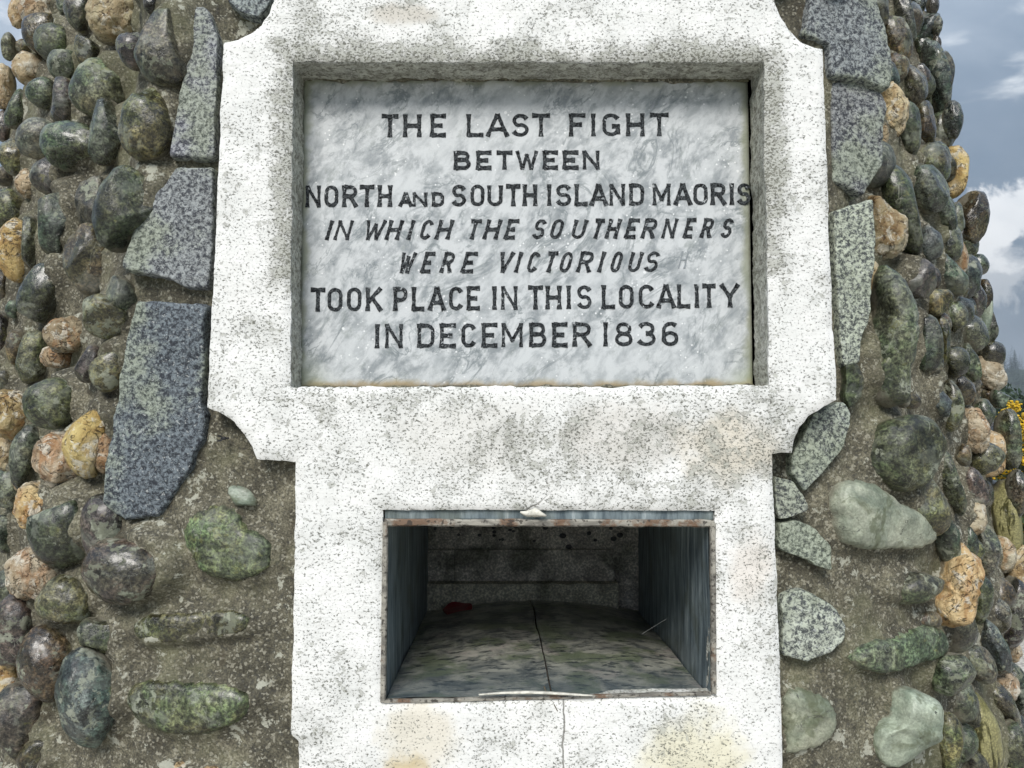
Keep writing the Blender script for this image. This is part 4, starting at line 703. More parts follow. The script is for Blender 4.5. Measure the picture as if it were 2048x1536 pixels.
def place_extra(n, rmin, rmax, visible, phis=(-math.pi, math.pi), zs=(0.04, 3.12), gap=0.9):
    tries = 0; k = 0
    while k < n and tries < n*60:
        tries += 1
        phi = rs.uniform(*phis); z = rs.uniform(*zs); r = rs.uniform(rmin, rmax)
        if abs(phi) < .35 and z < 2.15: 
            xx = math.sin(phi)*1.2+AX
            if -0.50 < xx < 0.54: continue
        front = math.cos(phi) > 0.05
        sr = float(surf_radius(np.array([phi]), np.array([z]))[0])
        p = np.array([AX+sr*math.sin(phi), AY-sr*math.cos(phi), z])
        if front and in_view(p, 30) and not visible: continue
        if visible and not (front and in_view(p, 60)): continue
        if -0.47 < p[0] < 0.50 and p[1] < 1.3 and z < 2.12: continue
        if any(np.linalg.norm(p-c) < gap*(r+q) for c, q in acc): continue
        off = r*.25
        P, M3 = surf_frame(phi, z, off)
        M3 = M3 @ Matrix.Rotation(rs.uniform(-.6, .6), 3, 'Z') @ Matrix.Rotation(rs.uniform(-.3, .3), 3, 'X')
        kk = rs.choice(['dg', 'gr', 'te', 'gy', 'gg', 'dk', 'pu', 'ol', 'br', 'sl', 'gg', 'ol', 'cr', 'qo', 'gy'])
        EXTRA.append([kk, 'e', [float(q) for q in P], list(M3.to_euler()), [r*rs.uniform(.8, 1.0), r*rs.uniform(1.0, 1.3), r*.9], None])
        acc.append((P, r)); k += 1
place_extra(85, .020, .040, True, (.35, 1.55), (0.6, 2.7), .64)
place_extra(60, .014, .026, True, (-1.5, 1.5), (0.6, 2.6), .78)
NVIS = NIND = len(EXTRA)
place_extra(130, .03, .055, False, (-1.9, -.2), (0.4, 2.8), .78)
place_extra(130, .03, .055, False, (.2, 1.9), (0.4, 2.8), .78)
place_extra(480, .035, .06, False, gap=.8)

# mortar shell
def build_mortar():
    ph = np.concatenate([np.arange(-math.pi, -1.62, .035), np.arange(-1.62, 1.62, .0042), np.arange(1.62, math.pi-.02, .035)])
    zz = np.concatenate([np.arange(-.1, .6, .04), np.arange(.6, 2.5, .0052), np.arange(2.5, 3.21, .04)])
    PH_, ZZ = np.meshgrid(ph, zz); P1 = PH_.ravel(); Z1 = ZZ.ravel()
    R = surf_radius(P1, Z1)
    V = np.stack([AX+R*np.sin(P1), AY-R*np.cos(P1), Z1], 1)
    # outward direction (gradient of the field)
    e = 1e-3
    G = np.stack([Ffield(V[:, 0]+e, V[:, 1], V[:, 2])-Ffield(V[:, 0]-e, V[:, 1], V[:, 2]),
                  Ffield(V[:, 0], V[:, 1]+e, V[:, 2])-Ffield(V[:, 0], V[:, 1]-e, V[:, 2]),
                  Ffield(V[:, 0], V[:, 1], V[:, 2]+e)-Ffield(V[:, 0], V[:, 1], V[:, 2]-e)], 1)
    G /= np.linalg.norm(G, axis=1)[:, None]
    D = .005*fbm(V, 7, 2)+.0026*fbm(V, 30, 3, .6)+.0009*vnoise(V, 160)
    side = np.clip((np.abs(V[:, 0]-.03)-.45)/.15, 0, 1)
    D += side*.006*fbm(V+3, 18, 2)
    rise = np.zeros(len(V))
    for s in STONES+EXTRA:
        k, md, c, eu, dim, poly = s[:6]
        c = np.array(c)
        if md == 'e': w, h, d = dim; A = .56*min(w, h)*(1-.45*min(1, max(0, abs(c[0])-.75)/.25)); c = c+np.array([-math.copysign(.22*w, c[0]+.05), 0, .30*h]); far = 2.0*max(w, h, d)
        else:
            w = h = float(np.mean(poly)); d = w*.8; A = .26*w if md == 'r' else (.010 if md == 'm' else .0); far = 1.9*max(poly)
        idx = np.nonzero((np.abs(V[:, 0]-c[0]) < far) & (np.abs(V[:, 1]-c[1]) < far) & (np.abs(V[:, 2]-c[2]) < far))[0]
        if not len(idx): continue
        M = np.array(Euler(eu).to_matrix()); L = (V[idx]-c) @ M; L[:, 2] *= .8
        if poly is not None:
            a = (np.arctan2(L[:, 1], L[:, 0]) % (2*math.pi))/(2*math.pi)*len(poly); i0 = a.astype(int) % len(poly); f = a-np.floor(a)
            pr = np.array(poly); rr = pr[i0]*(1-f)+pr[(i0+1) % len(poly)]*f
            q = np.sqrt((L[:, 0]**2+L[:, 1]**2)/rr**2+(L[:, 2]/max(d, .03))**2)
        else: q = np.sqrt((L[:, 0]/w)**2+(L[:, 1]/h)**2+(L[:, 2]/d)**2)
        t = np.clip((1.42-q)/.62, 0, 1); t = t*t*(3-2*t)
        rise[idx] = np.maximum(rise[idx], A*t*(1+.3*D[idx]/.005))
    V = V+G*(D+rise)[:, None]
    nr, nc = ZZ.shape
    ii = np.arange(nr-1)[:, None]*nc; jj = np.arange(nc)[None, :]; jn = (jj+1) % nc
    Q = np.stack([ii+jj, ii+jn, ii+nc+jn, ii+nc+jj], -1).reshape(-1, 4)
    c = V[Q].mean(1)
    hidden = (c[:, 1] < 1.4) & (((c[:, 0] > -.325) & (c[:, 0] < .375) & (c[:, 2] < 2.00) & (c[:, 2] > 1.50)) |
                               ((c[:, 0] > -.225) & (c[:, 0] < .285) & (c[:, 2] <= 1.51) & (c[:, 2] > 1.02)))
    Q = Q[~hidden]
    # top cap
    n0 = len(V); V = np.vstack([V, [AX, AY, 3.32]]); top = (nr-1)*nc
    me = mesh_np('mortar_body', V-np.array(BASE), Q)
    o = link('mortar_body', me, MAT['mortar'], cairn); 
    cap = [(top_v, 0, 0) for top_v in ()]
    rim = V[top:top+nc]-np.array(BASE); bm_v = [tuple(p) for p in rim]+[(0, 0, 3.34)]
    f = [(i, (i+1) % nc, nc) for i in range(nc)]
    link('mortar_cap', mesh('mortar_cap', bm_v, f), MAT['mortar'], cairn)
build_mortar()

# ---------------------------------------------------------------- stones
_ico = {}
def ico(n):
    if n not in _ico:
        bm = bmesh.new(); bmesh.ops.create_icosphere(bm, subdivisions=n, radius=1)
        bm.verts.ensure_lookup_table()
        _ico[n] = (np.array([v.co[:] for v in bm.verts]), np.array([[v.index for v in f.verts] for f in bm.faces])); bm.free()
    return _ico[n]
def rad_at(poly, ang):
    pr = np.array(poly); n = len(pr)
    pr = .25*np.roll(pr, 1)+.5*pr+.25*np.roll(pr, -1)
    a = (ang % (2*math.pi))/(2*math.pi)*n; i0 = np.floor(a).astype(int) % n; f = a-np.floor(a); f = f*f*(3-2*f)
    return pr[i0]*(1-f)+pr[(i0+1) % n]*f
def stone_verts(md, dim, poly, kind, seed, lod):
    r = np.random.RandomState(seed)
    off = r.uniform(-50, 50, 3)
    if md in ('e', 'r'):
        P, Fc = ico(lod); P = P.copy()
        n = r.uniform(1.75, 2.5); P /= (np.abs(P)**n).sum(1)[:, None]**(1/n)
        if kind not in ('cr', 'qo'):
            for _ in range(r.randint(1, 5)):         # worn flats
                a = r.normal(size=3); a[2] = a[2]*.6+.2; a /= np.linalg.norm(a); dd = r.uniform(.58, .86)
                e = P @ a-dd; e = np.maximum(e, 0); P -= np.outer(.92*e*e/(e+.05), a)
            tp = r.uniform(-.22, .22); P[:, 0] *= 1+tp*P[:, 1]; tq = r.uniform(-.18, .18); P[:, 1] *= 1+tq*P[:, 0]
        rough = 2.3 if kind in ('cr', 'qo', 'or') else 1.0
        nn = P/np.linalg.norm(P, axis=1)[:, None]
        dsp = .06*vnoise(P+off, 1.15)+.045*rough*vnoise(P+off, 2.6)+.014*rough*fbm(P+off, 6, 2)+.004*rough*vnoise(P+off, 17)
        if rough > 2: dsp -= .05*np.abs(vnoise(P+off+9, 4.5))
        P += nn*dsp[:, None]
        if md == 'e': P = P*np.array(dim)
        else:
            s = rad_at(poly, np.arctan2(P[:, 1], P[:, 0]))
            P = np.stack([P[:, 0]*s, P[:, 1]*s, P[:, 2]*dim[2]], 1)
        return P, Fc
    # bedded stones: rings from the middle of the face out and down the flanks
    na = 84 if lod > 3 else 60; rhos = list(np.linspace(0, 1, 20)**.75); m = 3.4 if md == 'm' else 9
    V = []; ang = np.arange(na)/na*2*math.pi
    rr = rad_at(poly, ang) if md == 'm' else np.interp(ang, np.arange(len(poly)+1)/len(poly)*2*math.pi, list(poly)+[poly[0]])
    jt = .0035*vnoise(np.stack([np.cos(ang)*3+off[0], np.sin(ang)*3, ang*0], 1), 2.5)+.0016*vnoise(np.stack([np.cos(ang)*9, np.sin(ang)*9+off[1], ang*0], 1), 3)
    r0 = rr
    for rho in rhos[1:]:
        z = dim[2]*max(0, 1-rho**m)**(1/m); rr = r0+jt*rho**9
        V += [(rho*rr[i]*math.cos(ang[i]), rho*rr[i]*math.sin(ang[i]), z) for i in range(na)]
    V += [(rr[i]*1.01*math.cos(ang[i]), rr[i]*1.01*math.sin(ang[i]), -.03) for i in range(na)]
    V = [(0, 0, dim[2])]+V; V = np.array(V)
    amp = .0022 if md == 'f' else .0028
    V[:, 2] += np.where(V[:, 2] > 0, amp*fbm(V+off, 22, 3, .55)+.0009*vnoise(V+off, 180), 0)
    Fc = [(0, 1+i, 1+(i+1) % na) for i in range(na)]; nr = len(rhos)
    for k in range(nr-1):
        a = 1+k*na; b = a+na
        for i in range(na):
            j = (i+1) % na; Fc.append((a+i, b+i, b+j)); Fc.append((a+i, b+j, a+j))
    return V, np.array(Fc)
def slab_verts(dim, cont, seed):
    """a split block: flat rough face, crisp slightly chipped arris, straight flanks"""
    r = np.random.RandomState(seed); off = r.uniform(-50, 50, 3)
    pts = []
    for i in range(len(cont)):
        a = np.array(cont[i]); b = np.array(cont[(i+1) % len(cont)]); n = max(1, int(np.linalg.norm(b-a)/.004))
        pts += [a+(b-a)*k/n for k in range(n)]
    A = np.array(pts); A = .5*A+.25*(np.roll(A, 1, 0)+np.roll(A, -1, 0)); n = len(A); cen = A.mean(0)
    Q = np.column_stack([A*1.0, np.zeros(n)])+off
    d = (A-cen)/np.linalg.norm(A-cen, axis=1)[:, None]
    A = A+d*(.0022*fbm(Q, 40, 2)+.0012*vnoise(Q, 160))[:, None]
    L = []
    for k in np.linspace(0.04, .95, 22): L.append((k, 0.0))
    L += [(.975, -.0006), (.990, -.0022), (.998, -.0055), (1.004, -.012), (1.01, -.045)]
    V = [np.array([[cen[0], cen[1], dim[2]]])]
    for sc, dz in L:
        B = cen+(A-cen)*sc; V.append(np.column_stack([B, np.full(n, dim[2]+dz)]))
    V = np.vstack(V); top = V[:, 2] > dim[2]-.004
    V[:, 2] += np.where(top, .0022*fbm(V+off, 16, 2)+.0011*fbm(V+off, 70, 3, .6), 0)
    Fc = [(0, 1+i, 1+(i+1) % n) for i in range(n)]
    for k in range(len(L)-1):
        a = 1+k*n; b = a+n
        for i in range(n): j = (i+1) % n; Fc.append((a+i, b+i, b+j)); Fc.append((a+i, b+j, a+j))
    return V, np.array(Fc)
def add_stone(s, i, lod, extra=False):
    kind, md, c, eu, dim, poly = s[:6]
    V, Fc = slab_verts(dim, s[6], 1000+i) if md == 'f' else stone_verts(md, dim, poly, kind, 1000+i, lod)
    mk, col = KIND[kind]
    nm = 'granite_block' if mk == 'granite' else ('quartz_stone' if mk == 'quartz' else 'cobble_stone')
    o = link(nm, mesh_np(nm, V, Fc), MAT[mk], cairn, Vector(c)-BASE, eu)
    r = random.Random(i); g = r.uniform(.82, 1.25)
    wet = .0
    if mk == 'cobble': wet = max(0, min(1, (c[0]-.45)*2.2))*r.uniform(.6, 1) if c[0] > .3 else r.uniform(.25, .75)
    if mk == 'quartz': wet = {'cr': .25, 'or': 1.0, 'ye': .1, 'qo': 1.0}[kind]
    g *= .68 if mk == 'cobble' and kind != 'pl' else 1; wet = .12 if kind == 'pl' else wet
    o.color = (col[0]*g*r.uniform(.94, 1.06), col[1]*g, col[2]*g*r.uniform(.94, 1.06), wet)
    if kind in PARTLABEL: o['label'] = PARTLABEL[kind]
    return o
for i, s in enumerate(STONES):
    big = max(s[4][0], s[4][1]) > .035 or s[5] is not None
    add_stone(s, i, 5 if big and s[1] in 'er' else 4)
for i, s in enumerate(EXTRA[:NIND]): add_stone(s, 400+i, 4 if i < NVIS else 3)
# the rest of the cairn, out of view: one part
VV = []; FF = []; TT = []; n0 = 0
for i, s in enumerate(EXTRA[NIND:]):
    V, Fc = stone_verts('e', s[4], None, s[0], 3000+i, 3); tc_ = KIND[s[0]][1]; TT.append(np.tile([tc_[0]*.85, tc_[1]*.85, tc_[2]*.85, 1.0], (len(V), 1)))
    V = V @ np.array(Euler(s[3]).to_matrix()).T+np.array(s[2])-np.array(BASE)
    VV.append(V); FF.append(Fc+n0); n0 += len(V)
o = link('cobble_stones', mesh_np('cobble_stones', np.vstack(VV), np.vstack(FF)), MAT['mass'], cairn)
at = o.data.attributes.new('tint', 'FLOAT_COLOR', 'POINT'); at.data.foreach_set('color', np.vstack(TT).astype(np.float32).ravel())
o.color = (.12, .125, .1, .2); o['kind'] = 'stuff'

# ---------------------------------------------------------------- white surround with its two openings
LEAN = math.atan(LT); FROT = (rad(90)-LEAN, 0, 0)
FO = Vector((0, 1.0, 1.5))
def f2w(u, v, n):
    return FO+Vector((u, 0, 0))+Vector((0, math.sin(LEAN), math.cos(LEAN)))*v+Vector((0, -math.cos(LEAN), math.sin(LEAN)))*n
def densify(poly, step, jit, seed, fr=26, smooth_corner=0):
    out = []
    for i in range(len(poly)):
        a = Vector(poly[i]); b = Vector(poly[(i+1) % len(poly)]); n = max(1, int((b-a).length/step))
        for k in range(n): out.append(a.lerp(b, k/n))
    res = []
    for i, p in enumerate(out):
        t = (out[(i+1) % len(out)]-out[i-1]).normalized(); nn = Vector((t.y, -t.x))
        q = Vector((p.x*fr, p.y*fr, seed)); q2 = Vector((p.x*fr*6, p.y*fr*6, seed+4))
        res.append(p+nn*(jit*noise.noise(q)+jit*.55*noise.noise(q2)))
    return res
def inside(px, py, poly):
    r = np.zeros(len(px), bool); n = len(poly)
    for i in range(n):
        x0, y0 = poly[i]; x1, y1 = poly[(i+1) % n]
        c = ((y0 > py) != (y1 > py)) & (px < (x1-x0)*(py-y0)/((y1-y0) or 1e-12)+x0); r ^= c
    return r
def seg_dist(px, py, poly):
    d = np.full(len(px), 9.0)
    for i in range(len(poly)):
        x0, y0 = poly[i]; x1, y1 = poly[(i+1) % len(poly)]; dx, dy = x1-x0, y1-y0; L = dx*dx+dy*dy or 1e-12
        t = np.clip(((px-x0)*dx+(py-y0)*dy)/L, 0, 1); d = np.minimum(d, np.hypot(px-x0-t*dx, py-y0-t*dy))
    return d
def build_surround():
    Lo = densify(OUTER, .0045, .0016, 1.0); Lp = densify(PH, .0045, .0022, 2.0, 40); Ln = densify(NH, .0045, .0010, 3.0)
    loops = [Lo, Lp, Ln]
    pts = []; edges = []
    for L in loops:
        n0 = len(pts); pts += [(p.x, p.y) for p in L]; edges += [(n0+i, n0+(i+1) % len(L)) for i in range(len(L))]
    nb = len(pts)
    us = [p.x for p in Lo]; vs = [p.y for p in Lo]
    g = np.stack(np.meshgrid(np.arange(min(us), max(us), .0058), np.arange(min(vs), max(vs), .0058)), -1).reshape(-1, 2)
    g += np.random.uniform(-.0015, .0015, g.shape)
    ok = inside(g[:, 0], g[:, 1], Lo) & ~inside(g[:, 0], g[:, 1], Lp) & ~inside(g[:, 0], g[:, 1], Ln)
    g = g[ok]
    dist = np.minimum(np.minimum(seg_dist(g[:, 0], g[:, 1], Lo), seg_dist(g[:, 0], g[:, 1], Lp)), seg_dist(g[:, 0], g[:, 1], Ln))
    g = g[dist > .0032]
    pts += [tuple(p) for p in g]
    vo, eo, fo, ov, _, _ = geometry.delaunay_2d_cdt([Vector(p) for p in pts], edges, [], 0, 1e-6)
    P = np.array([v[:] for v in vo]); T_ = np.array([f for f in fo if len(f) == 3])
    c = P[T_].mean(1)
    ok = inside(c[:, 0], c[:, 1], Lo) & ~inside(c[:, 0], c[:, 1], Lp) & ~inside(c[:, 0], c[:, 1], Ln)
    T_ = T_[ok]
    d = np.minimum(np.minimum(seg_dist(P[:, 0], P[:, 1], Lo), seg_dist(P[:, 0], P[:, 1], Lp)), seg_dist(P[:, 0], P[:, 1], Ln))
    def hgt(P, d):
        Q = np.stack([P[:, 0], P[:, 1], P[:, 0]*0], 1)
        h = .0018*fbm(Q, 9, 2)+.0007*fbm(Q, 60, 3, .6)
        ch = np.clip(vnoise(Q+5, 45)-.45, 0, 1)*.004*np.exp(-d/.012)        # chipped edges
        return h-ch-.0035*np.exp(-d/.0028)
    V = np.column_stack([P, hgt(P, d)])
    V = list(map(tuple, V)); Fc = [tuple(t) for t in T_]
    # orientation: make faces point to +n
    def area(t): a, b, c = (P[i] for i in t); return (b[0]-a[0])*(c[1]-a[1])-(b[1]-a[1])*(c[0]-a[0])
    Fc = [t if area(t) > 0 else t[::-1] for t in Fc]
    for li, (L, depth) in enumerate(zip(loops, (-.10, -.0595, -.03))):
        A = np.array([(p.x, p.y) for p in L]); H = hgt(A, np.zeros(len(A))); n = len(A)
        levels = [0.0, .2, .45, .7, 1.0]; base = len(V); nz = len(levels)
        for k, lv in enumerate(levels):
            Q = np.column_stack([A, np.full(n, lv)]); j = .0016*fbm(Q, 60, 2)*(1 if k else 0)
            cen = A.mean(0); out = (A-cen)/np.linalg.norm(A-cen, axis=1)[:, None]
            for i in range(n): V.append((A[i, 0]+out[i, 0]*j[i], A[i, 1]+out[i, 1]*j[i], H[i]*(1-lv)+depth*lv))
        for k in range(nz-1):
            for i in range(n):
                a = base+k*n+i; b = base+k*n+(i+1) % n; q = (a, b, b+n, a+n)
                Fc.append(q if li else q[::-1])
    me = mesh('surround', V, Fc)
    return link('surround', me, MAT['paint'], cairn, FO-BASE, FROT)
surround = build_surround()
surround['label'] = 'white painted concrete surround, pitted and flaking, with concave cut corners'

# marble plaque
PU0, PU1, PV0, PV1 = -.286, .340, .035, .4735
PC = ((PU0+PU1)/2, (PV0+PV1)/2)
PN = -0.057
def build_plaque():
    nx, ny = 120, 84; V = []; w, h = (PU1-PU0)/2, (PV1-PV0)/2
    for j in range(ny+1):
        for i in range(nx+1):
            x = -w+2*w*i/nx; y = -h+2*h*j/ny
            d = min(w-abs(x), h-abs(y)); z = -.003*math.exp(-d/.003)+.0005*noise.noise(Vector((x*14, y*14, 0)))
            if y > h-.02: z -= .0016*max(0, noise.noise(Vector((x*30, y*50, 3)))+.25)
            V.append((x, y, z))
    Fc = [(j*(nx+1)+i, j*(nx+1)+i+1, (j+1)*(nx+1)+i+1, (j+1)*(nx+1)+i) for j in range(ny) for i in range(nx)]
    n = len(V)
    rim = [i for i in range(nx+1)]+[j*(nx+1)+nx for j in range(1, ny+1)]+[ny*(nx+1)+i for i in range(nx-1, -1, -1)]+[j*(nx+1) for j in range(ny-1, 0, -1)]
    V += [(V[i][0], V[i][1], -.03) for i in rim]
    for k in range(len(rim)): k2 = (k+1) % len(rim); Fc.append((rim[k2], rim[k], n+k, n+k2))
    loc = f2w(PC[0], PC[1], PN)
    return link('marble_plaque', mesh('marble_plaque', V, Fc), MAT['marble'], cairn, loc-BASE, FROT)
plaque = build_plaque()
plaque['label'] = 'grey veined marble plaque with black inlaid lettering'
# rough mortar bead along the plaque edges
def bead(pts, r0, seed, name, parent, mat):
    rs2 = random.Random(seed); V = []; Fc = []; m = 7
    for k, p in enumerate(pts):
        r = r0*(1+.9*noise.noise(Vector((p[0]*60, p[1]*60, seed))))
        t = Vector(pts[min(k+1, len(pts)-1)])-Vector(pts[max(k-1, 0)]); t.normalize(); s = Vector((-t.y, t.x, 0))
        for a in range(m):
            an = 2*math.pi*a/m; q = Vector(p)+s*math.cos(an)*r+Vector((0, 0, 1))*math.sin(an)*r*.7
            q += Vector((noise.noise(q*90), noise.noise(q*90+Vector((3, 0, 0))), 0))*r*.5
            V.append(q[:])
    for k in range(len(pts)-1):
        for a in range(m): b = (a+1) % m; Fc.append((k*m+a, k*m+b, (k+1)*m+b, (k+1)*m+a))
    return link(name, mesh(name, V, Fc), mat, parent)
def run(a, b, n, z): return [(a[0]+(b[0]-a[0])*i/n+.001*noise.noise(Vector((i*.4, a[0]*9, a[1]*7))), a[1]+(b[1]-a[1])*i/n+.0022*noise.noise(Vector((i*.15, a[0]*9, a[1]*7+3))), z) for i in range(n+1)]
w_, h_ = (PU1-PU0)/2, (PV1-PV0)/2
bead(run((-w_, h_-.003), (w_, h_-.003), 200, .0), .0042, 1, 'mortar_bead', plaque, MAT['mortar'])
bead(run((-w_, -h_), (w_, -h_+.003), 200, .001), .003, 2, 'mortar_bead', plaque, MAT['mortar'])

# lettering ---------------------------------------------------------------------
def el(cx, cy, rx, ry, a0, a1, n=14):
    return [(cx+rx*math.cos(rad(a0+(a1-a0)*i/n)), cy+ry*math.sin(rad(a0+(a1-a0)*i/n))) for i in range(n+1)]
GL = {
 'T': [[(0, 1), (1, 1)], [(.5, .9), (.5, 0)]], 'H': [[(0, 1), (0, 0)], [(1, 1), (1, 0)], [(.1, .5), (.9, .5)]],
 'E': [[(0, 1), (0, 0)], [(.1, 1), (1, 1)], [(.1, .5), (.72, .5)], [(.1, 0), (1, 0)]], 'F': [[(0, 1), (0, 0)], [(.1, 1), (1, 1)], [(.1, .52), (.72, .52)]],
 'L': [[(0, 1), (0, 0)], [(.1, 0), (1, 0)]], 'A': [[(.46, 1), (0, 0)], [(.54, 1), (1, 0)], [(.2, .3), (.8, .3)]],
 'I': [[(.5, 1), (.5, 0)]], 'N': [[(0, 1), (0, 0)], [(1, 1), (1, 0)], [(.02, .98), (.98, .02)]],
 'M': [[(0, 1), (0, 0)], [(1, 1), (1, 0)], [(.03, .97), (.5, .25)], [(.97, .97), (.5, .25)]],
 'W': [[(0, 1), (.25, 0)], [(.27, 0), (.5, .8)], [(.5, .8), (.73, 0)], [(.75, 0), (1, 1)]],
 'V': [[(0, 1), (.48, 0)], [(.52, 0), (1, 1)]], 'Y': [[(0, 1), (.5, .45)], [(1, 1), (.5, .45)], [(.5, .5), (.5, 0)]],
 'K': [[(0, 1), (0, 0)], [(.95, 1), (.1, .42)], [(.35, .58), (1, 0)]],
 'O': [el(.5, .72, .5, .28, 0, 180, 10)+el(.5, .28, .5, .28, 180, 360, 10)+[(1, .72)]],
 'C': [el(.5, .7, .5, .30, 28, 180, 10)+el(.5, .30, .5, .30, 180, 332, 10)],
 'G': [el(.5, .7, .5, .30, 28, 180, 10)+el(.5, .30, .5, .30, 180, 350, 10), [(1, .1), (1, .42)], [(1, .42), (.68, .42)]],
 'U': [[(0, 1), (0, .3)]+el(.5, .28, .5, .28, 180, 360, 12)+[(1, .3), (1, 1)]],
 'D': [[(0, 1), (0, 0)], [(.1, 1), (.5, 1)]+el(.55, .7, .45, .30, 90, 0, 7)+el(.55, .3, .45, .30, 0, -90, 7)+[(.1, 0)]],
 'B': [[(0, 1), (0, 0)], [(.1, 1), (.55, 1)]+el(.6, .77, .33, .23, 90, -90, 9)+[(.1, .54)], [(.3, .54), (.6, .54)]+el(.62, .27, .38, .27, 90, -90, 9)+[(.1, 0)]],
 'R': [[(0, 1), (0, 0)], [(.1, 1), (.55, 1)]+el(.6, .75, .38, .25, 90, -90, 9)+[(.1, .5)], [(.55, .45), (1, 0)]],
 'P': [[(0, 1), (0, 0)], [(.1, 1), (.55, 1)]+el(.6, .73, .4, .27, 90, -90, 9)+[(.1, .46)]],
 'S': [el(.5, .74, .47, .26, 25, 250, 11)+el(.5, .26, .5, .27, 80, -155, 12)],
 '1': [[(.5, 1), (.5, 0)]], '8': [el(.5, .76, .42, .24, 0, 360, 18), el(.5, .26, .5, .26, 0, 360, 18)],
 '3': [el(.48, .76, .45, .24, 150, -85, 11), el(.48, .27, .52, .27, 85, -155, 12)],
 '6': [el(.55, .66, .5, .34, 50, 180, 9)+el(.5, .3, .45, .3, 180, 200, 2), el(.5, .28, .48, .28, 0, 360, 18)]}
def letter_mesh(ch, W_, H_, ital, seed, thin=False):
    w = .0048 if H_ > .026 else (.0044 if H_ > .022 else .0042)
    if ital: w *= .88
    if ch in 'WMN': w *= .82
    if thin: w = .0019
    sh = .24*H_ if ital else 0.0; iw = max(W_-sh-w, .0004)
    r = random.Random(seed); V = []; Fc = []
    for k, st in enumerate(GL[ch]):
        P = [Vector((-W_/2+w/2+x*iw+sh*y, -H_/2+w/2+y*(H_-w))) for x, y in st]
        closed = (P[0]-P[-1]).length < 1e-5
        # resample
        Q = []
        for a, b in zip(P[:-1], P[1:]):
            n = max(1, int((b-a).length/.0022)); Q += [a.lerp(b, i/n) for i in range(n)]
        Q.append(P[-1])
        straight = len(st) == 2
        if not closed:
            e = w*.5 if straight else w*.25
            Q[0] = Q[0]+(Q[0]-Q[1]).normalized()*e; Q[-1] = Q[-1]+(Q[-1]-Q[-2]).normalized()*e
        n = len(Q); z = .00035+.00009*k; base = len(V)
        for i, p in enumerate(Q):
            a = Q[i-1] if (i or closed) else Q[i]; b = Q[(i+1) % n] if (i < n-1 or closed) else Q[i]
            if closed and i == 0: a = Q[-2]
            if closed and i == n-1: b = Q[1]
            t = (b-a).normalized(); nn = Vector((-t.y, t.x))
            end = min(i, n-1-i)/max(1, n-1)
            fl = 1.0 if closed else 1.0+.42*max(0, 1-min(i, n-1-i)*.0022/.005)
            hw = w/2*fl
            jl = hw+r.uniform(-.00038, .00038); jr = hw+r.uniform(-.00038, .00038)
            if closed and i == n-1: 
                V += [V[base], V[base+1], V[base+2], V[base+3]]
            else:
                l = p+nn*jl; q = p-nn*jr
                V += [(l.x, l.y, z), (q.x, q.y, z), (l.x+nn.x*.0003, l.y+nn.y*.0003, -.0015), (q.x-nn.x*.0003, q.y-nn.y*.0003, -.0015)]
        for i in range(n-1):
            a = base+4*i; b = a+4
            Fc += [(a, a+1, b+1, b), (a+2, a, b, b+2), (a+1, a+3, b+3, b+1)]
        if not closed:
            a = base; b = base+4*(n-1); Fc += [(a+1, a, a+2, a+3), (b, b+1, b+3, b+2)]
    return mesh('letter', V, Fc, smooth=False)
for i, (ch, ital, x0, y0, x1, y1, faint) in enumerate(LETTERS):
    me = letter_mesh(ch, x1-x0, y1-y0, ital, 50+i, bool(faint))
    o = link('letter', me, MAT['letter'], plaque, ((x0+x1)/2-PC[0], (y0+y1)/2-PC[1], 0.0004))
    o.color = (.18, .18, .18, 1) if faint else (1, 1, 1, 1)
    if faint: o['label'] = 'faint worn letter with its blacking gone'

# ---------------------------------------------------------------- niche
def fw(u, v, n): p = f2w(u, v, n)-BASE; return p
NX0, NX1, NZ0, NZ1, NYB = -.1555, .2625, 1.1365, 1.357, 1.545
niche = link('niche_lining', box_mesh('niche_lining', NX0-.02-AX, NX1+.02-AX, NYB+.02-AY, NYB+.03-AY, NZ0-.04, NZ1+.03), MAT['metal'], cairn)
niche['label'] = 'dark open box lined with weathered metal sheet'
def npart(name, me, mat, **k):
    o = link(name, me, MAT[mat], niche); 
    for a, b in k.items(): o[a] = b
    return o
def wavy_panel(name, x, mat, sgn):
    V = []; nx, nz = 30, 12
    for j in range(nz+1):
        for i in range(nx+1):
            y = 1.006+(NYB-1.006)*i/nx; z = NZ0-.03+(NZ1+.01-NZ0+.03)*j/nz
            V.append((x+sgn*.004*noise.noise(Vector((y*7, z*7, x)))-AX, y-AY, z))
    F1 = [(j*(nx+1)+i, j*(nx+1)+i+1, (j+1)*(nx+1)+i+1, (j+1)*(nx+1)+i) for j in range(nz) for i in range(nx)]
    n = len(V); V += [(v[0]+sgn*.003, v[1], v[2]) for v in V]
    F2 = [tuple(n+q for q in f[::-1]) for f in F1]
    return npart(name, mesh(name, V, F1+F2), mat)
wavy_panel('side_panel', NX0, 'metal', -1); wavy_panel('side_panel', NX1, 'metal', 1)
npart('ceiling_panel', box_mesh('ceiling_panel', NX0-.01-AX, NX1+.01-AX, 1.012-AY, NYB-AY, NZ1, NZ1+.004), 'ledge')  # pale ledge colour on the ceiling, to bounce light into the niche
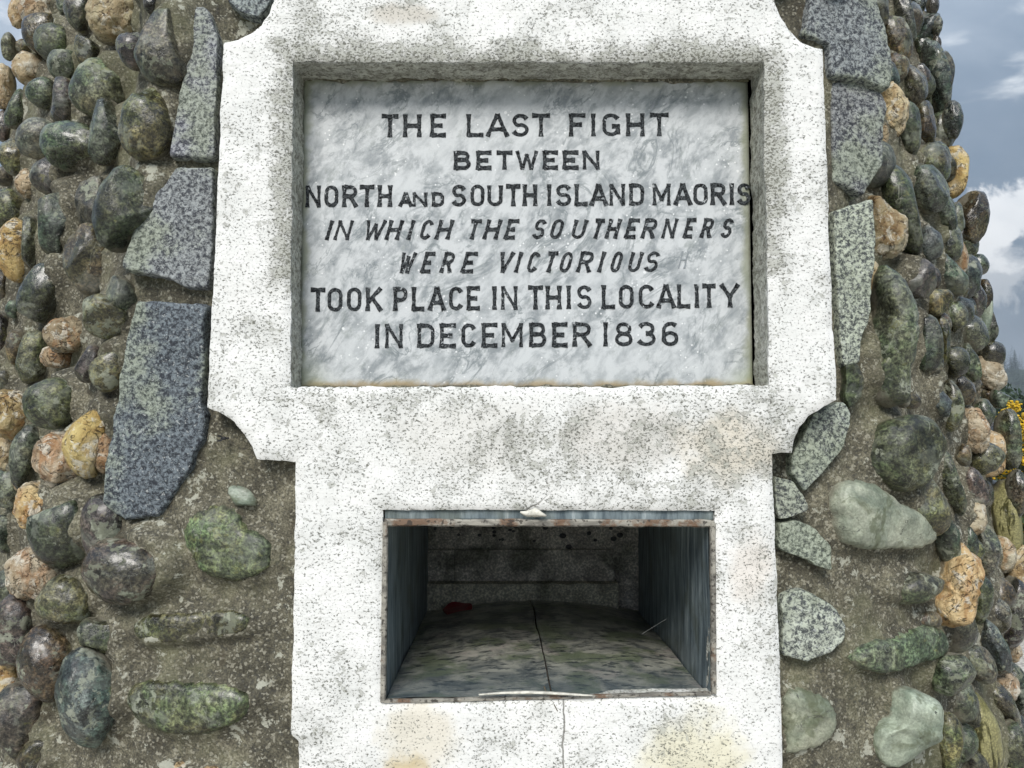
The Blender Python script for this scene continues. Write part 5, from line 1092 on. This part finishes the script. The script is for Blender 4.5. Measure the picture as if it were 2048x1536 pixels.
# buckled floor sheet in two halves that meet in a raised seam
def floor_half(x0, x1, seed):
    V = []; nx, ny = 30, 46
    for j in range(ny+1):
        for i in range(nx+1):
            t = j/ny; y = 1.004+(NYB-.012-1.004)*t
            seam = .0585-.012*t+.0018*noise.noise(Vector((t*6, 1, 2)))
            xa = x0 if x0 is not None else seam+.0012; xb = x1 if x1 is not None else seam-.0012
            x = xa+(xb-xa)*i/nx; q = 1-min(1, abs(x-.05)/.21)**1.7
            z = NZ0-.0035-.016*t+.004*(1-t)+.021*q*math.sin(math.pi*min(1, t*.60))+.0028*noise.noise(Vector((x*9, y*7, seed)))+.0008*noise.noise(Vector((x*30, y*26, seed)))
            z += .0025*max(0, 1-abs(x-seam)/.008)
            if x > .2: z += -.006*t*(x-.2)/.06
            V.append((x-AX, y-1.0, z))
    n = len(V); F1 = [(j*(nx+1)+i, j*(nx+1)+i+1, (j+1)*(nx+1)+i+1, (j+1)*(nx+1)+i) for j in range(ny) for i in range(nx)]
    V += [(a, b, c-.002) for a, b, c in V]; F2 = [tuple(n+q for q in f[::-1]) for f in F1]
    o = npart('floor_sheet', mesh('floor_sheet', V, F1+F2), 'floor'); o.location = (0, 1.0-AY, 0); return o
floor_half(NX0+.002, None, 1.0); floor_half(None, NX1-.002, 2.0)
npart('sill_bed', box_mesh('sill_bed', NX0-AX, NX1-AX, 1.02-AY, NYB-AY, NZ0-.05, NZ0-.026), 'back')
# back wall: mossy ledge, board-marked concrete, pebbly band above
def rough_block(name, x0, x1, y0, y1, z0, z1, mat, amp, seed):
    bm = bmesh.new(); bmesh.ops.create_cube(bm, size=1, matrix=Matrix.Translation(((x0+x1)/2, (y0+y1)/2, (z0+z1)/2)) @ Matrix.Diagonal((x1-x0, y1-y0, z1-z0, 1)))
    bmesh.ops.subdivide_edges(bm, edges=bm.edges[:], cuts=22, use_grid_fill=True)
    for v in bm.verts: v.co.y += amp*noise.noise(Vector((v.co.x*40, v.co.z*60, seed))); v.co.z += amp*.6*noise.noise(Vector((v.co.x*30, seed, 2)))
    for v in bm.verts: v.co.x -= AX; v.co.y -= AY
    me = bpy.data.meshes.new(name); bm.to_mesh(me); bm.free()
    return npart(name, me, mat)
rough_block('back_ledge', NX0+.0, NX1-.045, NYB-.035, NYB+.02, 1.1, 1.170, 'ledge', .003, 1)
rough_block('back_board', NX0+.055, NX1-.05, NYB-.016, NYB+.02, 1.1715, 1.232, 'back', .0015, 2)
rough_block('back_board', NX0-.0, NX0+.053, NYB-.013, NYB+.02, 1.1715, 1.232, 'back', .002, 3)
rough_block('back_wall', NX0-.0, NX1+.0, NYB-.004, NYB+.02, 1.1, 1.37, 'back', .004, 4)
V = []; Fc = []; P4, F4 = ico(2); rp = random.Random(5)
for k in range(150):
    r = rp.uniform(.002, .0062); x = rp.uniform(NX0+.01, NX1-.02); z = 1.345-abs(rp.gauss(0, .055))
    if z < 1.235: continue
    b0 = len(V); q = P4*np.array([r*rp.uniform(.8, 1.4), r*.7, r*rp.uniform(.7, 1)])+np.array([x-AX, NYB-.005-AY, z])
    V += [tuple(p) for p in q]; Fc += [tuple(int(b0+i) for i in f) for f in F4]
npart('exposed_aggregate', mesh('exposed_aggregate', V, Fc), 'pebble', kind='stuff')
# metal lips round the mouth of the niche
def lip(name, pts, hw, hn, mat, seed, parent=niche):
    """bar following pts (u,v,n) in the plane of the surround"""
    V = []; Fc = []; n = len(pts)
    for i, p in enumerate(pts):
        a = Vector(pts[max(i-1, 0)]); b = Vector(pts[min(i+1, n-1)]); t = (b-a).normalized(); s = Vector((-t.y, t.x, 0))
        j = 1+.22*noise.noise(Vector((p[0]*50, p[1]*50, seed)))
        prof = [(-1, -1), (-1, .5), (-.6, 1), (.6, 1), (1, .5), (1, -1)]
        for (x, y) in prof:
            q = Vector(p)+s*x*hw*j+Vector((0, 0, y*hn)); V.append(fw(q.x, q.y, q.z)[:])
    m = 6
    for i in range(n-1):
        for k in range(m): k2 = (k+1) % m; Fc.append((i*m+k, i*m+k2, (i+1)*m+k2, (i+1)*m+k))
    Fc += [tuple(range(m))[::-1], tuple((n-1)*m+k for k in range(m))]
    return link(name, mesh(name, V, Fc, smooth=False), MAT[mat], parent)
def runp(a, b, n, amp, seed): return [(a[0]+(b[0]-a[0])*i/n, a[1]+(b[1]-a[1])*i/n+amp*noise.noise(Vector((i*.23, seed, 0))), a[2]+(b[2]-a[2])*i/n) for i in range(n+1)]
TL, TR, BR, BL = NH[0], NH[1], NH[3], NH[5]
lip('lintel_flashing', runp((TL[0]+.002, TL[1]-.0065, -.010), (TR[0]-.002, TR[1]-.0065, -.010), 40, .0012, 1), .0085, .002, 'metal', 1)
lip('lintel_lip', runp((TL[0]+.002, TL[1]-.0165, -.006), (TR[0]-.002, TR[1]-.0165, -.006), 50, .0010, 2), .0046, .004, 'rust', 2)
o = lip('side_lip', [(TL[0]+.0035-.0012*i/20, TL[1]-.016+(BL[1]-TL[1]+.018)*i/20, -.004) for i in range(21)], .0034, .004, 'rust', 3)
o = lip('side_lip', [(TR[0]-.0035-.0015*i/20, TR[1]-.016+(BR[1]-TR[1]+.018)*i/20, -.004) for i in range(21)], .0034, .004, 'rust', 4)
lip('sill_lip', runp((BL[0]+.002, BL[1]+.0022, -.003), (BR[0]-.002, BR[1]+.0022, -.003), 50, .0008, 5), .0020, .003, 'rust', 5)
MAT['flake'] = m_plain('peeling_paint', (0.66, 0.64, 0.56), .6, 90, .3)
def flake(pts, wd, name):
    V = []; Fc = []; n = len(pts)
    for i, p in enumerate(pts):
        w = wd*math.sin(math.pi*(i+.35)/(n-.3))*(1+.4*noise.noise(Vector((i*.9, wd*100, 0))))
        for k in range(4):
            t = k/3-.5; V.append(fw(p[0], p[1]+t*2*w, p[2]+.003*math.cos(t*3)+.0012*noise.noise(Vector((i*.7, k, 1))))[:])
    for i in range(n-1):
        for k in range(3): Fc.append((i*4+k, i*4+k+1, i*4+k+5, i*4+k+4))
    me = mesh(name, V, Fc); o = link(name, me, MAT['flake'], niche)
    sm = o.modifiers.new('thick', 'SOLIDIFY'); sm.thickness = .0008; return o
flake([(.018+.003*i, -.126-.0022*math.sin(i*.7)*(.5)-.0003*i, .002+.0014*math.sin(i*.8)) for i in range(12)], .0045, 'paint_flake')
flake([(-.035+.008*i, -.3555+.0022*math.sin(i*.22), .003) for i in range(19)], .0014, 'paint_flake')

def ribbon_obj(name, pts, r, mat, parent=None, loc=None):
    cu = bmesh.new(); rings = []
    for i, p in enumerate(pts):
        a = Vector(pts[max(i-1, 0)]); b = Vector(pts[min(i+1, len(pts)-1)]); t = (b-a).normalized()
        u = t.orthogonal().normalized(); v = t.cross(u); rr = r*(1-.6*i/len(pts))
        rings.append([cu.verts.new(Vector(p)+u*math.cos(k*1.2566)*rr+v*math.sin(k*1.2566)*rr) for k in range(5)])
    for a, b in zip(rings[:-1], rings[1:]):
        for k in range(5): cu.faces.new((a[k], a[(k+1) % 5], b[(k+1) % 5], b[k]))
    cu.faces.new(rings[0][::-1]); cu.faces.new(rings[-1])
    me = bpy.data.meshes.new(name); cu.to_mesh(me); cu.free()
    return link(name, me, mat, parent, loc)
MAT['stem'] = m_plain('dry_stem', (0.12, 0.10, 0.07), .7, 60)
# red disc lying at the back of the niche
MAT['red'] = m_plain('faded_red_plastic', (0.20, 0.022, 0.025), .4, 40, .3)
bm = bmesh.new(); N_ = 28; c0 = bm.verts.new((0, 0, .004)); r1 = [bm.verts.new((.014*math.cos(k*2*math.pi/N_), .014*math.sin(k*2*math.pi/N_), .0035)) for k in range(N_)]
r2 = [bm.verts.new((.028*math.cos(k*2*math.pi/N_), .028*math.sin(k*2*math.pi/N_), .006+.002*math.sin(k*.9))) for k in range(N_)]
r3 = [bm.verts.new((.028*math.cos(k*2*math.pi/N_), .028*math.sin(k*2*math.pi/N_), .0045+.002*math.sin(k*.9))) for k in range(N_)]
for k in range(N_):
    j = (k+1) % N_; bm.faces.new((c0, r1[k], r1[j])); bm.faces.new((r1[k], r2[k], r2[j], r1[j])); bm.faces.new((r2[k], r3[k], r3[j], r2[j]))
me = bpy.data.meshes.new('red_disc'); bm.to_mesh(me); bm.free()
o = link('red_disc', me, MAT['red'], None, (-.092, 1.47, 1.128), (rad(10), rad(-4), 0))
tag(o, 'small round red disc lying at the back left of the dark niche floor', 'disc')
o = ribbon_obj('twig', [(0, 0, 0), (.001, -.012, -.001), (.006, -.026, -.004), (.011, -.034, -.011), (.015, -.036, -.018)], .0012, MAT['stem'], None, (.050, 1.03, 1.1405))
tag(o, 'thin dark twig hanging over the middle of the niche sill', 'twig')
MAT['silk'] = m_plain('silk', (0.5, 0.52, 0.5), .5, 60)
for (a, b, lab) in (((-.14, 1.42, 1.170), (-.10, 1.40, 1.195), 'pale cobweb thread by the back left corner above the red disc'),
                    ((.20, 1.15, 1.175), (.235, 1.14, 1.20), 'steep pale cobweb thread touching the right metal side of the niche'),
                    ((.0, 1.10, 1.335), (.03, 1.09, 1.352), 'pale cobweb thread just under the lintel of the niche')):
    o = ribbon_obj('cobweb_thread', [(Vector(b)-Vector(a))*t/4 for t in range(5)], .00014, MAT['silk'], None, a)
    tag(o, lab, 'cobweb', 'cobweb threads in the niche')
# fly resting on the mortar under the lower left notch of the surround
MAT['fly'] = m_plain('fly_black', (0.012, 0.012, 0.014), .4, 90)
def fly_at(p):
    e = tag(empty('fly', p), 'small black fly on the mortar below the lower left notch of the white surround', 'fly')
    P, Fc = ico(3)
    q = P*np.array([.0042, .0022, .0022]); link('body', mesh_np('body', q, Fc), MAT['fly'], e)
    q = P*np.array([.0016, .0016, .0016])+np.array([.0052, 0, 0]); link('head', mesh_np('head', q, Fc), MAT['fly'], e)
    for s in (-1, 1):
        link('wing', mesh('wing', [(.001, -.002, s*.0005), (-.007, -.002, s*.0022), (-.008, -.0023, s*.0045), (-.003, -.002, s*.004)], [(0, 1, 2, 3)]), MAT['fly'], e)
        for k in (-1, 0, 1):
            me = mesh('leg', [(k*.002, 0, s*.001), (k*.002+.0003, 0, s*.001), (k*.0035, -.001, s*.004), (k*.004, .003, s*.0055), (k*.0043, .003, s*.0055)], [(0, 1, 2), (2, 3, 4)])
            link('leg', me, MAT['fly'], e)
fly_at((-.372, 1.018, 1.468))

# ---------------------------------------------------------------- ground and surroundings
MAT['grass'] = m_plain('mown_grass', (0.05, 0.075, 0.025), .9, 3, .4, .6)
bm = bmesh.new(); bmesh.ops.create_grid(bm, x_segments=90, y_segments=90, size=900)
for v in bm.verts:
    d = math.hypot(v.co.x, v.co.y)
    if d > 25: v.co.z = .8*noise.noise(Vector((v.co.x*.01, v.co.y*.01, 0)))*min(1, (d-25)/60)
me = bpy.data.meshes.new('ground'); bm.to_mesh(me); bm.free(); tag(link('ground', me, MAT['grass']), kind='structure')
MAT['gravel'] = m_plain('pale_gravel', (0.44, 0.41, 0.36), .9, 45, .45, .8)  # pale gravel apron added to bounce light up onto reveals and undersides
bm = bmesh.new(); rr_ = [(0, 0)]+[(7.5*(1+.05*math.sin(a*3*.1047)+.03*math.sin(a*7*.1047))*math.cos(a*math.pi/30)+.2, 7.5*math.sin(a*math.pi/30)-.6) for a in range(60)]
vs_ = [bm.verts.new((x, y, .004)) for x, y in rr_]
for k in range(60): bm.faces.new((vs_[0], vs_[1+k], vs_[1+(k+1) % 60]))
me = bpy.data.meshes.new('gravel_bounce_apron'); bm.to_mesh(me); bm.free(); tag(link('gravel_bounce_apron', me, MAT['gravel']), kind='structure')
MAT['hill'] = m_plain('wooded_hillside', (0.022, 0.035, 0.018), .95, .08, .4, 1)
V = []; nx, ny = 90, 16
def hill_z(a, t):
    top = 27+9*noise.noise(Vector((a*2.3, 1, 0)))+4*noise.noise(Vector((a*7, 4, 0)))
    return top*math.sin(min(1, t*1.15)*math.pi/2)*(1-max(0, t-.8)*.6)-1.2
for j in range(ny+1):
    for i in range(nx+1):
        a = -1.25+2.5*i/nx; t = j/ny; r = 260+190*t
        V.append((r*math.sin(a), r*math.cos(a), hill_z(a, t)))
Fc = [(j*(nx+1)+i, j*(nx+1)+i+1, (j+1)*(nx+1)+i+1, (j+1)*(nx+1)+i) for j in range(ny) for i in range(nx)]
tag(link('hill', mesh('hill', V, Fc), MAT['hill']), kind='structure')
MAT['needles'] = m_plain('conifer_foliage', (0.020, 0.038, 0.020), .9, 1.2, .5, 0)
MAT['bark'] = m_plain('bark', (0.06, 0.045, 0.03), .9, 8)
def conifer_meshes(seed, h=12.0):
    r = random.Random(seed); V = []; Fc = []
    for k in range(420):
        t = r.random()**.8; z = h*(.08+.92*t); R = (1-t)**.85*h*.19*(1+.25*math.sin(k*1.7))+.12; a = r.uniform(0, 6.283); rr = R*r.uniform(.35, 1.08)
        c = Vector((rr*math.cos(a), rr*math.sin(a), z-rr*.25)); s = h*.05*(1.2-t)
        d1 = Vector((math.cos(a), math.sin(a), -.35)).normalized()*s; d2 = Vector((-math.sin(a), math.cos(a), r.uniform(-.3, .3)))*s*.55
        b = len(V); V += [(c-d1*.6-d2)[:], (c-d1*.6+d2)[:], (c+d1)[:], (c+Vector((0, 0, s*.35)))[:]]; Fc += [(b, b+1, b+3), (b+1, b+2, b+3), (b+2, b, b+3)]
    cr = mesh('crown', V, Fc, smooth=False)
    bm = bmesh.new(); bmesh.ops.create_cone(bm, cap_ends=True, segments=7, radius1=h*.016, radius2=h*.003, depth=h*.96, matrix=Matrix.Translation((0, 0, h*.48)))
    tr = bpy.data.meshes.new('trunk'); bm.to_mesh(tr); bm.free(); return cr, tr
CON = [conifer_meshes(s) for s in (1, 2, 3)]
rc = random.Random(21)
def conifer(x, y, z, s, k):
    e = empty('conifer_tree', (x, y, z)); e.scale = (s*.9, s*.9, s); e.rotation_euler = (0, 0, rc.uniform(0, 6))
    link('crown', CON[k][0], MAT['needles'], e); link('trunk', CON[k][1], MAT['bark'], e)
    return tag(e, 'distant dark conifer on the misty ridge right of the cairn', 'tree', 'conifers along the misty ridge')
for i in range(46):
    a = .50+.34*i/46+rc.uniform(-.003, .003); t = rc.uniform(.80, 1.0); r = 260+190*t
    conifer(r*math.sin(a), r*math.cos(a), hill_z(a, t)-.5, rc.uniform(.55, 1.05), i % 3)
# the wood below the ridge reads as one mass
cr0 = CON[0][0]; cv = np.array([v.co[:] for v in cr0.vertices])[:400*4:1]; nf = np.array([p.vertices[:] for p in cr0.polygons])
sub = nf[::3]; VV = []; FF = []; n0 = 0
for i in range(420):
    a = rc.uniform(-1.2, 1.2) if i % 2 else rc.uniform(.45, .9); t = rc.uniform(.1, .85); r = 260+190*t; s = rc.uniform(.6, 1.0)
    VV.append(cv*s+np.array([r*math.sin(a), r*math.cos(a), hill_z(a, t)-.5])); FF.append(sub+n0); n0 += len(cv)
tag(link('conifer_wood', mesh_np('conifer_wood', np.vstack(VV), np.vstack(FF), False), MAT['needles']), kind='stuff', label='dark conifer wood covering the misty hillside', cat='wood')
# broad-leaved shrubs and gorse
MAT['leaf'] = m_plain('dark_shrub_leaf', (0.028, 0.055, 0.022), .8, 3, .5, 0)
MAT['gorse'] = m_plain('gorse_spines', (0.035, 0.055, 0.020), .8, 12, .6, 0)
MAT['flower'] = m_plain('gorse_flower', (0.62, 0.40, 0.012), .6, 30, .35, 0)
def scatter_leaves(name, n, R, H, size, seed, lumps=14, shell=.55, tri=True):
    r = np.random.RandomState(seed)
    L = np.column_stack([r.uniform(-.75, .75, lumps)*R, r.uniform(-.75, .75, lumps)*R, r.uniform(.2, .82, lumps)*H]); Lr = r.uniform(.25, .5, lumps)*R
    L[:3, 2] = .3*H
    k = r.randint(0, lumps, n); d = r.normal(size=(n, 3)); d /= np.linalg.norm(d, axis=1)[:, None]
    rho = (shell+(1-shell)*r.rand(n)**.6)*(1+.18*vnoise(d*2+k[:, None]*5, 1.5))
    c = L[k]+d*(Lr[k]*rho)[:, None]; c = c[c[:, 2] > .02*H]; n = len(c)
    u = r.normal(size=(n, 3)); u /= np.linalg.norm(u, axis=1)[:, None]; w = np.cross(u, r.normal(size=(n, 3))); w /= np.linalg.norm(w, axis=1)[:, None]
    s = size*r.uniform(.6, 1.3, n)[:, None]
    V = np.stack([c-u*s-w*s*.45, c-u*s*.2+w*s*.5, c+u*s, c-u*s*.1-w*s*.5], 1).reshape(-1, 3)
    return mesh_np(name, V, np.arange(4*n).reshape(-1, 4), False), L, Lr
def gorse(x, y, R, H, seed, label):
    e = tag(empty('gorse_bush', (x, y, 0)), label, 'bush')
    me, L, Lr = scatter_leaves('foliage', 15000, R, H, .020, seed)
    tag(link('foliage', me, MAT['gorse'], e), kind='stuff')
    r = np.random.RandomState(seed+5); n = 750; cl = []
    for i in range(n):
        k = r.randint(len(L)); d = r.normal(size=3); d[2] = abs(d[2])*.6; d /= np.linalg.norm(d)
        base = L[k]+d*Lr[k]*1.02
        m_ = r.randint(10, 26); cl.append(base+r.normal(size=(m_, 3))*np.array([.022, .022, .035]))
    c = np.vstack(cl); n = len(c); P0, F0 = ico(1); VV = c[:, None, :]+P0[None]*(.0125*r.uniform(.7, 1.3, n))[:, None, None]*r.uniform(.6, 1.2, (n, 1, 3))
    Fq = (F0[None]+np.arange(n)[:, None, None]*len(P0)).reshape(-1, 3)
    tag(link('flowers', mesh_np('flowers', VV.reshape(-1, 3), Fq), MAT['flower'], e), kind='stuff')
    for k in range(7):
        tgt = L[k]; o = ribbon_obj('stem', [(tgt[0]*t*.9, tgt[1]*t*.9, tgt[2]*t) for t in (0, .3, .6, .9)], .03, MAT['bark'], e)
    return e
gorse(4.55, 6.0, .95, 1.95, 3, 'gorse bush in yellow flower just beyond the right edge of the cairn')
gorse(6.6, 8.6, 1.2, 1.9, 8, 'taller gorse bush with yellow flowers farther behind the first one')
for (x, y, R, H, sd_) in ((19, 28, 3.2, 3.0, 31), (25, 30, 3.4, 3.2, 32), (-24, 26, 3.5, 3.0, 33)):
    e = tag(empty('green_shrub', (x, y, 0)), {31: 'dark green shrub seen past the cairn above the gorse', 32: 'dark green shrub to the right, behind the gorse', 33: 'dark green shrub far off on the left behind the cairn'}[sd_], 'shrub')
    me, L, Lr = scatter_leaves('foliage', 9000, R, H, .09, sd_); tag(link('foliage', me, MAT['leaf'], e), kind='stuff')
    for k in range(4): ribbon_obj('stem', [(L[k][0]*t, L[k][1]*t, L[k][2]*t) for t in (0, .4, .9)], .06, MAT['bark'], e)

# mist in the air
hz = link('haze', box_mesh('haze', -700, 700, -60, 700, -3, 62), None)
hm = bpy.data.materials.new('mist'); hm.use_nodes = True; ht = NT(hm.node_tree); ht.n.remove(ht.n['Principled BSDF'])
vol = ht.N('ShaderNodeVolumePrincipled', None, Color=(0.80, 0.88, 0.96), Density=0.0011, Anisotropy=0.2)
ht.l.new(vol.outputs[0], ht.n['Material Output'].inputs['Volume']); hz.data.materials.append(hm); hz['kind'] = 'stuff'
